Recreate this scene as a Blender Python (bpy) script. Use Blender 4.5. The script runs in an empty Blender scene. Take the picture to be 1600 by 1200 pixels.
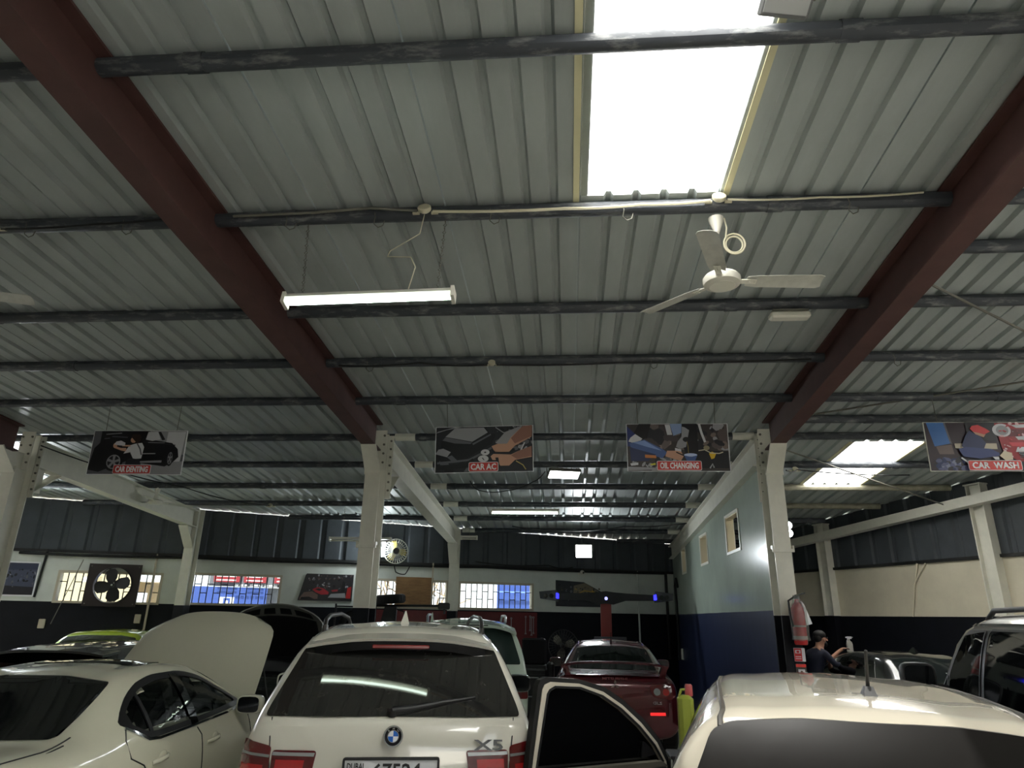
import bpy, bmesh, math, random
from math import sin, cos, pi, radians as R
from mathutils import Vector as V, Matrix
from mathutils.bvhtree import BVHTree
random.seed(7)
C = bpy.context.scene.collection
S = bpy.context.scene

# ------------------------------------------------------------------ camera, sky, exposure
CAMZ = 1.77
def camera():
    cd = bpy.data.cameras.new('camera'); cd.sensor_width = 36.0; cd.lens = 36.0*1052.5/1600.0
    cd.clip_end = 400; cd.clip_start = 0.05
    o = bpy.data.objects.new('camera', cd); C.objects.link(o)
    pitch, yaw, roll = R(19.165), R(4.869), R(1.073)
    f = V((-sin(yaw)*cos(pitch), cos(yaw)*cos(pitch), sin(pitch)))
    r = V((cos(yaw), sin(yaw), 0)); u = r.cross(f)
    r2 = r*cos(roll)+u*sin(roll); u2 = -r*sin(roll)+u*cos(roll)
    m = Matrix.Identity(4)
    for i in range(3):
        m[i][0] = r2[i]; m[i][1] = u2[i]; m[i][2] = -f[i]
    m[0][3], m[1][3], m[2][3] = 0, 0, CAMZ
    o.matrix_world = m; S.camera = o
camera()
wd = bpy.data.worlds.new('sky'); S.world = wd; wd.use_nodes = True
bg = wd.node_tree.nodes['Background']; bg.inputs[0].default_value = (0.93, 0.97, 1.0, 1); bg.inputs[1].default_value = 2.7
sl = bpy.data.lights.new('sun', 'SUN'); sl.energy = 24.0; sl.angle = R(.6); sl.color = (1.0, .97, .92)
so = bpy.data.objects.new('sun', sl); C.objects.link(so); so.rotation_euler = (R(16), 0, R(-14))
S.view_settings.view_transform = 'Standard'; S.view_settings.look = 'None'
S.view_settings.gamma = 1.0; S.view_settings.use_curve_mapping = False
S.view_settings.exposure = 0.56
LAMP = 1.0

# ------------------------------------------------------------------ helpers
def lin(c):
    return tuple((x/255/12.92 if x/255 <= .04045 else ((x/255+.055)/1.055)**2.4) for x in c)
MATS = {}
def mat(name, rgb, rough=.6, metal=0, coat=0, spec=.5, noise=0, scale=8, rgb2=None, emit=0, bump=0, stretch=None, seed=0):
    if name in MATS: return MATS[name]
    m = bpy.data.materials.new(name); m.use_nodes = True; nt = m.node_tree; b = nt.nodes['Principled BSDF']
    c = lin(rgb)
    b.inputs['Base Color'].default_value = (*c, 1); b.inputs['Roughness'].default_value = rough
    b.inputs['Metallic'].default_value = metal; b.inputs['Specular IOR Level'].default_value = spec
    if coat: b.inputs['Coat Weight'].default_value = coat; b.inputs['Coat Roughness'].default_value = .03
    if emit: b.inputs['Emission Color'].default_value = (*c, 1); b.inputs['Emission Strength'].default_value = emit
    if noise or rgb2 or bump:
        tc = nt.nodes.new('ShaderNodeTexCoord'); mp = nt.nodes.new('ShaderNodeMapping')
        nt.links.new(tc.outputs['Object'], mp.inputs[0])
        if stretch: mp.inputs['Scale'].default_value = stretch
        mp.inputs['Location'].default_value = (seed, seed*1.7, seed*.3)
        n = nt.nodes.new('ShaderNodeTexNoise'); n.inputs['Scale'].default_value = scale; n.inputs['Detail'].default_value = 6
        n.inputs['Roughness'].default_value = .65
        nt.links.new(mp.outputs[0], n.inputs[0])
        rp_ = nt.nodes.new('ShaderNodeValToRGB'); e = rp_.color_ramp.elements
        c2 = lin(rgb2) if rgb2 else tuple(x*(1-noise) for x in c)
        e[0].position = .38 if not rgb2 else .52; e[0].color = (*(c2 if not rgb2 else c), 1)
        e[1].position = .62 if not rgb2 else .68; e[1].color = (*(c if not rgb2 else c2), 1)
        nt.links.new(n.outputs[0], rp_.inputs[0])
        if noise or rgb2: nt.links.new(rp_.outputs[0], b.inputs['Base Color'])
        if bump:
            bn = nt.nodes.new('ShaderNodeBump'); bn.inputs['Strength'].default_value = bump; bn.inputs['Distance'].default_value = .02
            nt.links.new(n.outputs[0], bn.inputs['Height']); nt.links.new(bn.outputs[0], b.inputs['Normal'])
    MATS[name] = m
    return m
def glass_mat(name, rgb, alpha=.25, rough=.02):
    m = bpy.data.materials.new(name); m.use_nodes = True; nt = m.node_tree; b = nt.nodes['Principled BSDF']
    out = nt.nodes['Material Output']
    b.inputs['Base Color'].default_value = (*lin(rgb), 1); b.inputs['Roughness'].default_value = rough
    t = nt.nodes.new('ShaderNodeBsdfTransparent'); t.inputs[0].default_value = (.75, .78, .76, 1)
    mx = nt.nodes.new('ShaderNodeMixShader'); mx.inputs[0].default_value = alpha
    nt.links.new(t.outputs[0], mx.inputs[1]); nt.links.new(b.outputs[0], mx.inputs[2]); nt.links.new(mx.outputs[0], out.inputs[0])
    return m
def translucent_mat(name):
    m = bpy.data.materials.new(name); m.use_nodes = True; nt = m.node_tree
    nt.nodes.remove(nt.nodes['Principled BSDF']); out = nt.nodes['Material Output']
    t = nt.nodes.new('ShaderNodeBsdfTranslucent'); t.inputs[0].default_value = (.95, .95, .93, 1)
    p = nt.nodes.new('ShaderNodeBsdfTransparent'); p.inputs[0].default_value = (.95, .96, .95, 1)
    mx = nt.nodes.new('ShaderNodeMixShader'); mx.inputs[0].default_value = .05
    nt.links.new(t.outputs[0], mx.inputs[1]); nt.links.new(p.outputs[0], mx.inputs[2]); nt.links.new(mx.outputs[0], out.inputs[0])
    return m

class MB:
    """collects geometry of one mesh"""
    def __init__(s): s.v = []; s.f = []; s.m = []
    def add(s, vs, fs, mi=0):
        b = len(s.v); s.v += [tuple(v) for v in vs]
        for f in fs: s.f.append([i+b for i in f]); s.m.append(mi)
        return s
    def box(s, lo, hi, mi=0, mtx=None):
        x0, y0, z0 = lo; x1, y1, z1 = hi
        vs = [V(p) for p in ((x0,y0,z0),(x1,y0,z0),(x1,y1,z0),(x0,y1,z0),(x0,y0,z1),(x1,y0,z1),(x1,y1,z1),(x0,y1,z1))]
        if mtx: vs = [mtx @ v for v in vs]
        return s.add(vs, [(0,3,2,1),(4,5,6,7),(0,1,5,4),(1,2,6,5),(2,3,7,6),(3,0,4,7)], mi)
    def hexa(s, lo4, hi4, mi=0):
        return s.add(list(lo4)+list(hi4), [(0,3,2,1),(4,5,6,7),(0,1,5,4),(1,2,6,5),(2,3,7,6),(3,0,4,7)], mi)
    def bbox(s, lo, hi, r=.01, mi=0, mtx=None):
        """box with chamfered edges"""
        x0,y0,z0 = lo; x1,y1,z1 = hi
        def ring(x0,x1,y0,y1,z,c): return [(x0+c,y0,z),(x1-c,y0,z),(x1,y0+c,z),(x1,y1-c,z),(x1-c,y1,z),(x0+c,y1,z),(x0,y1-c,z),(x0,y0+c,z)]
        rs = ring(x0+r,x1-r,y0+r,y1-r,z0,r*.5)+ring(x0,x1,y0,y1,z0+r,r)+ring(x0,x1,y0,y1,z1-r,r)+ring(x0+r,x1-r,y0+r,y1-r,z1,r*.5)
        fs = [tuple(range(7,-1,-1)), tuple(range(24,32))]
        for k in range(3):
            for i in range(8): fs.append((k*8+i, k*8+(i+1)%8, k*8+8+(i+1)%8, k*8+8+i))
        vs = [V(v) for v in rs]
        if mtx: vs = [mtx @ v for v in vs]
        return s.add(vs, fs, mi)
    def tube(s, path, r, n=8, mi=0, cap=True, closed=False):
        P = [V(p) for p in path]; N = len(P); rr = r if isinstance(r, (list, tuple)) else [r]*N
        up = None; rings = []
        for i in range(N):
            if closed: t = P[(i+1) % N]-P[i-1]
            else: t = P[min(i+1, N-1)]-P[max(i-1, 0)]
            t.normalize()
            if up is None:
                up = V((0,0,1)) if abs(t.z) < .9 else V((1,0,0))
            a = t.cross(up)
            if a.length < 1e-5: a = t.cross(V((0,1,0)))
            a.normalize(); up = a.cross(t).normalized()
            rings.append([P[i]+(a*cos(2*pi*k/n)+up*sin(2*pi*k/n))*rr[i] for k in range(n)])
        vs = [v for g in rings for v in g]; fs = []
        for i in range(N if closed else N-1):
            j = (i+1) % N
            for k in range(n): fs.append((i*n+k, i*n+(k+1) % n, j*n+(k+1) % n, j*n+k))
        if cap and not closed: fs += [tuple(range(n-1,-1,-1)), tuple((N-1)*n+k for k in range(n))]
        return s.add(vs, fs, mi)
    def lathe(s, prof, n=24, mi=0, mtx=None):
        """profile of (radius, height) turned about z"""
        vs = []; fs = []
        for r, z in prof:
            for k in range(n): vs.append(V((r*cos(2*pi*k/n), r*sin(2*pi*k/n), z)))
        for i in range(len(prof)-1):
            for k in range(n): fs.append((i*n+k, i*n+(k+1)%n, (i+1)*n+(k+1)%n, (i+1)*n+k))
        if prof[0][0] > 1e-4: fs.append(tuple(range(n-1,-1,-1)))
        if prof[-1][0] > 1e-4: fs.append(tuple((len(prof)-1)*n+k for k in range(n)))
        if mtx: vs = [mtx @ v for v in vs]
        return s.add(vs, fs, mi)
    def prism(s, poly, fn0, fn1, mi=0):
        """polygon (a,b) swept between the maps fn0 and fn1"""
        n = len(poly); vs = [fn0(*p) for p in poly]+[fn1(*p) for p in poly]
        fs = [tuple(range(n-1,-1,-1)), tuple(range(n,2*n))]+[(i,(i+1)%n,n+(i+1)%n,n+i) for i in range(n)]
        return s.add(vs, fs, mi)
    def frame(s, outer, inner, fn0, fn1, mi=0):
        """flat ring between two loops of equal count, swept between two maps"""
        n = len(outer)
        vs = [fn0(*p) for p in outer]+[fn0(*p) for p in inner]+[fn1(*p) for p in outer]+[fn1(*p) for p in inner]
        fs = []
        for i in range(n):
            j = (i+1) % n
            fs += [(i, n+i, n+j, j), (2*n+i, 2*n+j, 3*n+j, 3*n+i), (i, j, 2*n+j, 2*n+i), (n+i, 3*n+i, 3*n+j, n+j)]
        return s.add(vs, fs, mi)
    def ball(s, c, r, n=10, mi=0, sq=(1,1,1)):
        c = V(c); vs = []; fs = []; h = n//2
        for i in range(h+1):
            for k in range(n):
                a = pi*i/h; vs.append(c+V((r*sq[0]*sin(a)*cos(2*pi*k/n), r*sq[1]*sin(a)*sin(2*pi*k/n), r*sq[2]*cos(a))))
        for i in range(h):
            for k in range(n): fs.append((i*n+k, (i+1)*n+k, (i+1)*n+(k+1)%n, i*n+(k+1)%n))
        return s.add(vs, fs, mi)

def finish(me, mats, smooth):
    for m in (mats if isinstance(mats, (list, tuple)) else [mats]): me.materials.append(m)
    bm = bmesh.new(); bm.from_mesh(me); bmesh.ops.remove_doubles(bm, verts=bm.verts, dist=1e-5)
    bmesh.ops.recalc_face_normals(bm, faces=bm.faces); bm.to_mesh(me); bm.free()
    if smooth:
        me.polygons.foreach_set('use_smooth', [True]*len(me.polygons))
        me.set_sharp_from_angle(angle=R(smooth if smooth > 1 else 38))
    me.update()
def obj(name, mb, mats, parent=None, smooth=0, **props):
    me = bpy.data.meshes.new(name); me.from_pydata(mb.v, [], mb.f)
    me.polygons.foreach_set('material_index', mb.m)
    finish(me, mats, smooth)
    o = bpy.data.objects.new(name, me); C.objects.link(o)
    if parent: o.parent = parent
    for k, v in props.items(): o[k] = v
    return o
def root(name, label, cat, loc=(0,0,0), rz=0, group=None, kind=None):
    o = bpy.data.objects.new(name, None); C.objects.link(o); o.empty_display_size = .1
    o.location = loc; o.rotation_euler = (0, 0, rz)
    return tag(o, label, cat, group, kind)
def tag(o, label, cat, group=None, kind=None):
    o['label'] = label; o['category'] = cat
    if group: o['group'] = group
    if kind: o['kind'] = kind
    return o
def copy_mesh(o, parent=None, loc=None):
    c = o.copy(); C.objects.link(c); c.parent = parent
    if loc is not None: c.location = loc
    return c
def copy_tree(o, parent=None):
    c = o.copy(); C.objects.link(c); c.parent = parent
    for ch in list(o.children): copy_tree(ch, c)
    return c
def rp(pts, r=.03, n=3):
    """round the corners of a polygon"""
    out = []; N = len(pts)
    for i in range(N):
        p0, p, p1 = V(pts[i-1]), V(pts[i]), V(pts[(i+1) % N])
        a, b = p0-p, p1-p; k = min(r, a.length*.45, b.length*.45)
        A, B = p+a.normalized()*k, p+b.normalized()*k
        for j in range(n+1):
            t = j/n; q = A*(1-t)**2+p*2*t*(1-t)+B*t*t; out.append((q.x, q.y))
    return out
def inset(poly, d):
    """move every corner of a polygon inwards by d"""
    N = len(poly); ar = sum(poly[i-1][0]*poly[i][1]-poly[i][0]*poly[i-1][1] for i in range(N)); sg = 1 if ar > 0 else -1
    out = []
    for i in range(N):
        p0, p, p1 = V(poly[i-1]), V(poly[i]), V(poly[(i+1) % N])
        a = (p-p0).normalized() if (p-p0).length > 1e-9 else V((1,0)); b = (p1-p).normalized() if (p1-p).length > 1e-9 else a
        na, nb = V((-a.y, a.x))*sg, V((-b.y, b.x))*sg; n = na+nb
        if n.length < 1e-6: n = na
        n.normalize(); k = max(.35, n.dot(na)); q = p+n*(d/k); out.append((q.x, q.y))
    return out
def text_mb(txt, h, w=None, bold=.0, depth=.004, shear=0):
    """letters as solid geometry, centred at the origin in x and z, facing -y"""
    cu = bpy.data.curves.new('lettering', 'FONT'); cu.body = txt; cu.size = 1; cu.extrude = depth; cu.offset = bold
    cu.align_x = 'LEFT'; cu.shear = shear; cu.resolution_u = 2
    o = bpy.data.objects.new('lettering', cu); C.objects.link(o)
    dg = bpy.context.evaluated_depsgraph_get(); me = bpy.data.meshes.new_from_object(o.evaluated_get(dg))
    mb = MB(); vs = [v.co.copy() for v in me.vertices]
    x0, x1 = min(v.x for v in vs), max(v.x for v in vs); y0, y1 = min(v.y for v in vs), max(v.y for v in vs)
    sy = h/(y1-y0); sx = (w/(x1-x0)) if w else sy
    mb.add([V(((v.x-(x0+x1)/2)*sx, -v.z, (v.y-(y0+y1)/2)*sy)) for v in vs], [tuple(p.vertices) for p in me.polygons])
    bpy.data.objects.remove(o); bpy.data.curves.remove(cu); bpy.data.meshes.remove(me)
    return mb
def place(mb, mtx):
    mb.v = [tuple(mtx @ V(v)) for v in mb.v]; return mb
def T(x, y, z, rz=0, rx=0, ry=0):
    return Matrix.Translation((x, y, z)) @ Matrix.Rotation(rz, 4, 'Z') @ Matrix.Rotation(ry, 4, 'Y') @ Matrix.Rotation(rx, 4, 'X')
def cable(pts, sag=0, n=8):
    """points along hanging spans"""
    out = []
    for a, b in zip(pts[:-1], pts[1:]):
        a, b = V(a), V(b)
        for i in range(n):
            t = i/n; p = a.lerp(b, t); p.z -= sag*4*t*(1-t); out.append(p)
    out.append(V(pts[-1])); return out

# ------------------------------------------------------------------ materials
M_roof = mat('roof_sheet_paint', (174,181,179), .5, spec=.42, noise=.12, scale=3, stretch=(1,.25,1))
M_rail = mat('purlin_paint', (58,62,68), .5, rgb2=(120,122,122), scale=4, stretch=(1.2,4,4))
M_red = mat('red_oxide_steel', (88,58,54), .6, noise=.2, scale=4)
M_steel = mat('cream_steel_paint', (226,224,211), .38, noise=.08, scale=5)
M_bolt = mat('bolt_steel', (120,118,108), .5, metal=.5)
M_white = mat('white_wall_paint', (214,218,211), .55, noise=.12, scale=1.6)
M_cream = mat('cream_wall_paint', (214,206,184), .6, noise=.1, scale=1.5)
M_navy = mat('navy_gloss_paint', (46,54,84), .3, noise=.35, scale=3, stretch=(1,1,.2))
M_black = mat('black_gloss_paint', (15,17,25), .6, spec=.25, noise=.3, scale=3)
M_clad = mat('charcoal_cladding', (72,77,82), .6, spec=.35, noise=.15, scale=3)
M_cable = mat('black_cable', (18,18,18), .6)
M_wcable = mat('cream_cable', (196,190,165), .6)
M_plast = mat('white_plastic', (215,212,200), .45)
M_dark = mat('black_plastic', (20,20,22), .45)
M_rub = mat('tyre_rubber', (18,18,18), .8)
M_chrome = mat('chrome', (215,215,215), .12, metal=1)
M_alu = mat('alloy', (170,172,175), .3, metal=.8)
M_floor = mat('concrete_floor', (205,203,196), .45, noise=.3, scale=1.2)  # unseen floor, kept pale so it bounces light up to the roof
M_tint = mat('tinted_glass', (8,9,10), .04, spec=.6)
M_tail = mat('tail_light_red', (92,12,16), .12, coat=1)
M_tail2 = mat('tail_light_bright', (185,32,34), .15, coat=1)
M_wood = mat('plywood', (150,112,72), .65, noise=.3, scale=5, stretch=(1,1,6))
M_frame = mat('window_frame_paint', (190,180,160), .5)
M_tube = mat('tube_glow', (235,255,240), .4, emit=9.0*LAMP)
M_led = mat('led_glow', (245,252,255), .4, emit=150.0*LAMP)
M_led2 = mat('led_glow_soft', (245,252,255), .4, emit=12.0*LAMP)
M_blue = mat('blue_led', (40,40,255), .4, emit=2.5)
M_ext_c = mat('outside_cream_wall', (172,160,134), .8)
M_ext_b = mat('outside_blue_panel', (46,70,140), .6)
M_ext_g = mat('outside_grey_panel', (95,97,104), .6)
M_ext_r = mat('outside_red_panel', (132,28,40), .6)
M_ext_w = mat('outside_white_panel', (205,208,216), .6)
M_straw = mat('dry_palm_leaf', (150,128,104), .8, noise=.5, scale=6)

# ------------------------------------------------------------------ setting
ZR0, SL = 5.01, 0.07507
def zr(y): return ZR0-SL*y                                   # underside of the roof sheets
WA = V((-10.2, 13.70)); WE = V((.9484, .3170)); WN = V((-.3170, .9484))
def WB(x, off, z):                                           # a point on the skewed back wall by its world x; off = towards the room
    u = (x-WA.x)/WE.x; p = WA+WE*u-WN*off; return V((p.x, p.y, z))
def wy(x): return WA.y+(x-WA.x)/WE.x*WE.y
RA = V((4.02, 18.42)); RE = V((.3987, -.9171)); RN = V((.9171, .3987))
def RB(u, off, z): p = RA+RE*u-RN*off; return V((p.x, p.y, z))  # right wall: u metres from the far corner
def roof_end(x):
    if x <= 4.0: return wy(x)+.22
    return RA.y+(x-.35-RA.x)/RE.x*RE.y

fl = MB(); fl.box((-14.2,-6.2,-.2), (14,20,0))
tag(obj('floor', fl, M_floor), 'unseen concrete workshop floor made pale to bounce light upwards', 'floor', kind='structure')

gr = MB(); gr.box((-40,-40,-.3), (40,60,-.02)); tag(obj('ground', gr, mat('pale_ground', (204,200,190), .9, noise=.1)), 'pale sandy ground around the workshop', 'ground', kind='structure')
ceil = root('ceiling', 'grey ribbed metal roof of the workshop seen from below', 'ceiling', kind='structure')
M_sky = translucent_mat('translucent_panel')
X0 = -13.88
def sheet_profile():
    pr = [(-.006, .014), (-.003, 0)]
    for k in range(1, 5):
        c = k*.2; pr += [(c-.036, 0), (c-.018, .036), (c+.018, .036), (c+.036, 0)]
    return pr+[(.981, 0), (.983, .034), (1.012, .034), (1.05, .006)]
PR = sheet_profile()
def sheet(i, ya, yb0, yb1, m, name, dz=0):
    mb = MB(); x0 = X0+i; n = len(PR); rows = [0, 1]
    vs = []
    for t in rows:
        for (px, pz) in PR:
            ye = yb0+(yb1-yb0)*px if t else ya
            vs.append((x0+px, ye, zr(ye)+pz+dz))
    fs = [(k, k+1, n+k+1, n+k) for k in range(n-1)]
    mb.add(vs, fs)
    return obj(name, mb, m, ceil)
YF = -6.0
ADDED_SKYLIGHTS = {20: (1.0, 7.0), 2: (6.5, 9.8)}  # unseen translucent roof panels, added to bring more light inside
for i in range(26):
    xa = X0+i; e0, e1 = roof_end(xa), roof_end(xa+1)
    if e0 < YF+1: continue
    if i == 14:
        sheet(i, YF, 1.3, 1.3, M_roof, 'roof_sheet'); sheet(i, 1.2, 4.32, 4.32, M_sky, 'skylight_panel', .004); sheet(i, 4.22, e0, e1, M_roof, 'roof_sheet')
    elif i == 18:
        sheet(i, YF, .6, .6, M_roof, 'roof_sheet'); sheet(i, .5, 4.6, 4.6, M_sky, 'skylight_panel', .004); sheet(i, 4.5, 9.85, 9.85, M_roof, 'roof_sheet'); sheet(i, 9.75, 12.25, 12.25, M_sky, 'skylight_panel', .004); sheet(i, 12.18, e0, e1, M_roof, 'roof_sheet')  # the near panel is unseen and added for light, the far one is real
    elif i in ADDED_SKYLIGHTS:
        a, b = ADDED_SKYLIGHTS[i]
        sheet(i, YF, a, a, M_roof, 'roof_sheet'); sheet(i, a-.1, b, b, M_sky, 'skylight_panel', .004); sheet(i, b-.1, e0, e1, M_roof, 'roof_sheet')  # the panel here is an added light source out of view
    else:
        sheet(i, YF, e0, e1, M_roof, 'roof_sheet')
for xs, y0, y1 in ((.085, 1.25, 4.3), (1.16, 1.25, 4.25), (4.10, 9.85, 12.2), (5.14, 9.85, 12.2)):
    mb = MB(); mb.hexa([(xs-.022,y0,zr(y0)-.012),(xs+.022,y0,zr(y0)-.012),(xs+.022,y1,zr(y1)-.012),(xs-.022,y1,zr(y1)-.012)],
                       [(xs-.022,y0,zr(y0)-.002),(xs+.022,y0,zr(y0)-.002),(xs+.022,y1,zr(y1)-.002),(xs-.022,y1,zr(y1)-.002)])
    obj('skylight_flashing', mb, mat('flashing', (226,220,180), .5), ceil)
# pipe purlins with welded clips
PUR = [-4.2,-2.8,-1.4,0.05,1.46,2.88,4.30,5.74,6.87,8.0,9.42,10.8,12.18,13.57,14.9,16.2,17.4]
def clip_x(y):                                              # the stretch of a purlin that lies inside the walls
    xl = -13.8 if y < wy(-13.8)-.1 else WA.x+(y+.12-WA.y)/WE.y*WE.x
    t = (y-RA.y)/RE.y; xr = min(12.0, RA.x+RE.x*t-.12) if y < 18.3 else 3.9
    return xl, xr
def purlin(y, xa, xb, m=None):
    mb = MB(); z = zr(y)-.058
    mb.tube([(xa,y,z),(xb,y,z)], .054, 12)
    x = math.ceil(xa/1.2)*1.2+.31
    while x < xb-.1:
        mb.tube([(x-.055,y,z),(x+.055,y,z)], .060, 12); x += 3.6
    o = obj('purlin', mb, m or M_rail, ceil, 30)
    return o
for y in PUR:
    xa, xb = clip_x(y)
    if y in (12.18, 13.57): purlin(y, xa, 2.6); purlin(y, 2.8, xb, mat('cream_purlin', (150,146,126), .5, noise=.3, scale=6))
    else: purlin(y, xa, xb)
for y in PUR[10:16]:                                        # purlin ends painted over with the beam colour
    for a, b in ((-2.5, -2.2), (2.32, 2.62)):
        mb = MB(); mb.tube([(a,y,zr(y)-.058),(b,y,zr(y)-.058)], .0565, 12); obj('painted_purlin_end', mb, M_steel, ceil, 30)
for y in (4.9, 8.75):
    purlin(y, 2.84, clip_x(y)[1])

# steel frames
def ibeam(mb, X, y0, y1, zt0, zt1, zb0, zb1, w=.19, tf=.018, tw=.014, mi=0):
    for (za0, za1, zc0, zc1) in ((zt0-tf, zt1-tf, zt0, zt1), (zb0, zb1, zb0+tf, zb1+tf)):
        h = w/2
        mb.hexa([(X-h,y0,za0),(X+h,y0,za0),(X+h,y1,za1),(X-h,y1,za1)], [(X-h,y0,zc0),(X+h,y0,zc0),(X+h,y1,zc1),(X-h,y1,zc1)], mi)
    h = tw/2
    mb.hexa([(X-h,y0,zb0+tf),(X+h,y0,zb0+tf),(X+h,y1,zb1+tf),(X-h,y1,zb1+tf)], [(X-h,y0,zt0-tf),(X+h,y0,zt0-tf),(X+h,y1,zt1-tf),(X-h,y1,zt1-tf)], mi)
def bolts(parent, pts, ax):
    for p in pts:
        mb = MB(); m = Matrix.Translation(p) @ V((0,0,1)).rotation_difference(V(ax)).to_matrix().to_4x4()
        mb.lathe([(.017,0),(.017,.012),(.009,.014),(.009,.026),(0,.026)], 6, 0, m)
        obj('bolt', mb, M_bolt, parent)
def steel_frame(X, lab, far):
    g = root('rafter_beam', 'brownish red steel roof rafter '+lab, 'beam', (0,0,0), kind='structure')
    mb = MB(); ibeam(mb, X, YF, 8.98, zr(YF)-.012, zr(8.98)-.012, zr(YF)-.40, zr(8.98)-.40)
    mb2 = MB(); ibeam(mb2, X, 8.3, 9.02, zr(8.3)-.40, zr(9.0)-.40, zr(8.3)-.42, zr(9.0)-.41)
    obj('beam_section', mb, M_red, g)
    c = root('column', 'cream painted steel column with black base '+lab, 'column', (X,9.0,0), kind='structure')
    # front flange with knee, web, rear flange
    kz = 3.62; zb = zr(8.7)-.40
    mb = MB(); h = .105; y0 = 0
    mb.hexa([(-h,0,1.86),(h,0,1.86),(h,.016,1.86),(-h,.016,1.86)], [(-h,0,kz),(h,0,kz),(h,.016,kz),(-h,.016,kz)])
    mb.hexa([(-h,0,kz),(h,0,kz),(h,.016,kz),(-h,.016,kz)], [(-h,-.32,zb),(h,-.32,zb),(h,-.30,zb+.012),(-h,-.30,zb+.012)])
    mb.box((-.007,.016,1.86), (.007,.32,kz)); mb.hexa([(-.007,.016,kz),(.007,.016,kz),(.007,.32,kz),(-.007,.32,kz)], [(-.007,-.3,zb),(.007,-.3,zb),(.007,.32,zb),(-.007,.32,zb)])
    mb.box((-h,.32,1.86), (h,.336,zr(9.3)-.05)); mb.box((-h-.012,-.006,kz-.012),(h+.012,.0,kz+.10))
    mb.box((-h,.20,kz+.1),(h,.215,zr(9.2)-.03))
    obj('shaft', mb, M_steel, c)
    mb = MB(); mb.box((-h-.002,-.002,0), (h+.002,.018,1.86)); mb.box((-.007,.018,0), (.007,.318,1.86)); mb.box((-h-.002,.318,0), (h+.002,.338,1.86)); mb.box((-.16,-.08,0),(.16,.42,.02))
    obj('painted_base', mb, M_black, c)
    bolts(c, [(sx*.07,-.004,kz+.06) for sx in (-1,1)], (0,-1,0))
    bolts(c, [(.075,.198,kz+.2+.13*k) for k in range(5)], (0,-1,0))
    bolts(c, [(-.075,.198,kz+.2+.13*k) for k in range(5)], (0,-1,0))
    mb = MB(); mb.box((-h-.03,-.03,2.62),(h+.03,-.0,2.66)); mb.box((-h-.03,-.03,2.66),(-h-.01,.05,2.70)); mb.box((h+.01,-.03,2.66),(h+.03,.05,2.70))
    obj('cable_bracket', mb, M_steel, c)
    if far:
        ye = far; w = root('rafter_beam', 'cream painted steel rafter running to the back wall '+lab, 'beam', (0,0,0), kind='structure')
        mb = MB(); ibeam(mb, X+.06, 9.36, ye, zr(9.36)-.13, zr(ye)-.13, zr(9.36)-.52, zr(ye)-.48, .2)
        obj('beam_section', mb, M_steel, w)
        mb = MB()
        mb.hexa([(X-.04,9.36,zr(9.36)-.92),(X+.16,9.36,zr(9.36)-.92),(X+.16,9.36,zr(9.36)-.90),(X-.04,9.36,zr(9.36)-.90)],
                [(X-.04,9.85,zr(9.85)-.535),(X+.16,9.85,zr(9.85)-.535),(X+.16,9.85,zr(9.85)-.52),(X-.04,9.85,zr(9.85)-.52)])
        mb.box((X+.053,9.37,zr(9.4)-.88),(X+.067,9.6,zr(9.6)-.5))
        obj('haunch_plate', mb, M_steel, w)
        mb = MB(); mb.box((X-.055,9.345,zr(9.36)-.98),(X+.175,9.362,zr(9.36)-.06))
        p = obj('end_plate', mb, M_steel, w)
        bolts(p, [(X+.06+sx*.08,9.345,zr(9.36)-.14-.12*k) for k in range(7) for sx in (-1,1)], (0,-1,0))
        # column at the back wall with a knee brace
        c2 = root('column', 'cream steel column against the back wall '+lab, 'column', (X+.06,ye,0), kind='structure')
        mb = MB(); zb = zr(ye)-.48; zt = zr(ye)-.08
        mb.box((-.1,0,1.9),(.1,.016,zt)); mb.box((-.007,.016,1.9),(.007,.24,zt)); mb.box((-.1,.24,1.9),(.1,.256,zt))
        mb.hexa([(-.1,-.012,zb-.42),(.1,-.012,zb-.42),(.1,.0,zb-.42),(-.1,.0,zb-.42)], [(-.1,-.36,zb+.0),(.1,-.36,zb+.0),(.1,-.34,zb+.012),(-.1,-.34,zb+.012)])
        mb.hexa([(-.006,0,zb-.42),(.006,0,zb-.42),(.006,.016,zb-.42),(-.006,.016,zb-.42)], [(-.006,-.34,zb),(.006,-.34,zb),(.006,.016,zb),(-.006,.016,zb)])
        obj('shaft', mb, M_steel, c2)
        mb = MB(); mb.box((-.102,-.002,0),(.102,.258,1.9)); obj('painted_base', mb, M_black, c2)
steel_frame(-8.05, 'at the far left bay', wy(-8.05)-.42)
steel_frame(-2.675, 'left of the middle bay', wy(-2.675)-.42)
steel_frame(2.72, 'right of the middle bay', None)
steel_frame(-13.4, 'beside the left side wall', None)

# back wall with window openings
def wall_box(mb, xa, xb, za, zb, t=.16, off=0, mi=0):
    a, b, c, d = WB(xa,off,0), WB(xb,off,0), WB(xb,off-t,0), WB(xa,off-t,0)
    def L(z): return [(p.x,p.y,z) for p in (a,b,c,d)]
    mb.hexa(L(za), L(zb), mi)
wb = root('wall_back', 'white over navy back wall with high barred windows', 'wall', kind='structure')
ZD, ZC = 1.925, 2.93
WIN = [(-10.42,-8.62,1.945,2.50), (-8.23,-6.33,1.96,2.53), (-4.62,-2.82,1.985,2.525), (-2.50,-.87,1.985,2.52)]
mb = MB(); wall_box(mb, -14.0, 4.02, 0, ZD); obj('navy_wall_band', mb, M_black, wb)
mb = MB(); xs = -14.0
for a, b, za, zb_ in WIN:
    wall_box(mb, xs, a, ZD, ZC); wall_box(mb, a, b, ZD, za); wall_box(mb, a, b, zb_, ZC); xs = b
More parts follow.
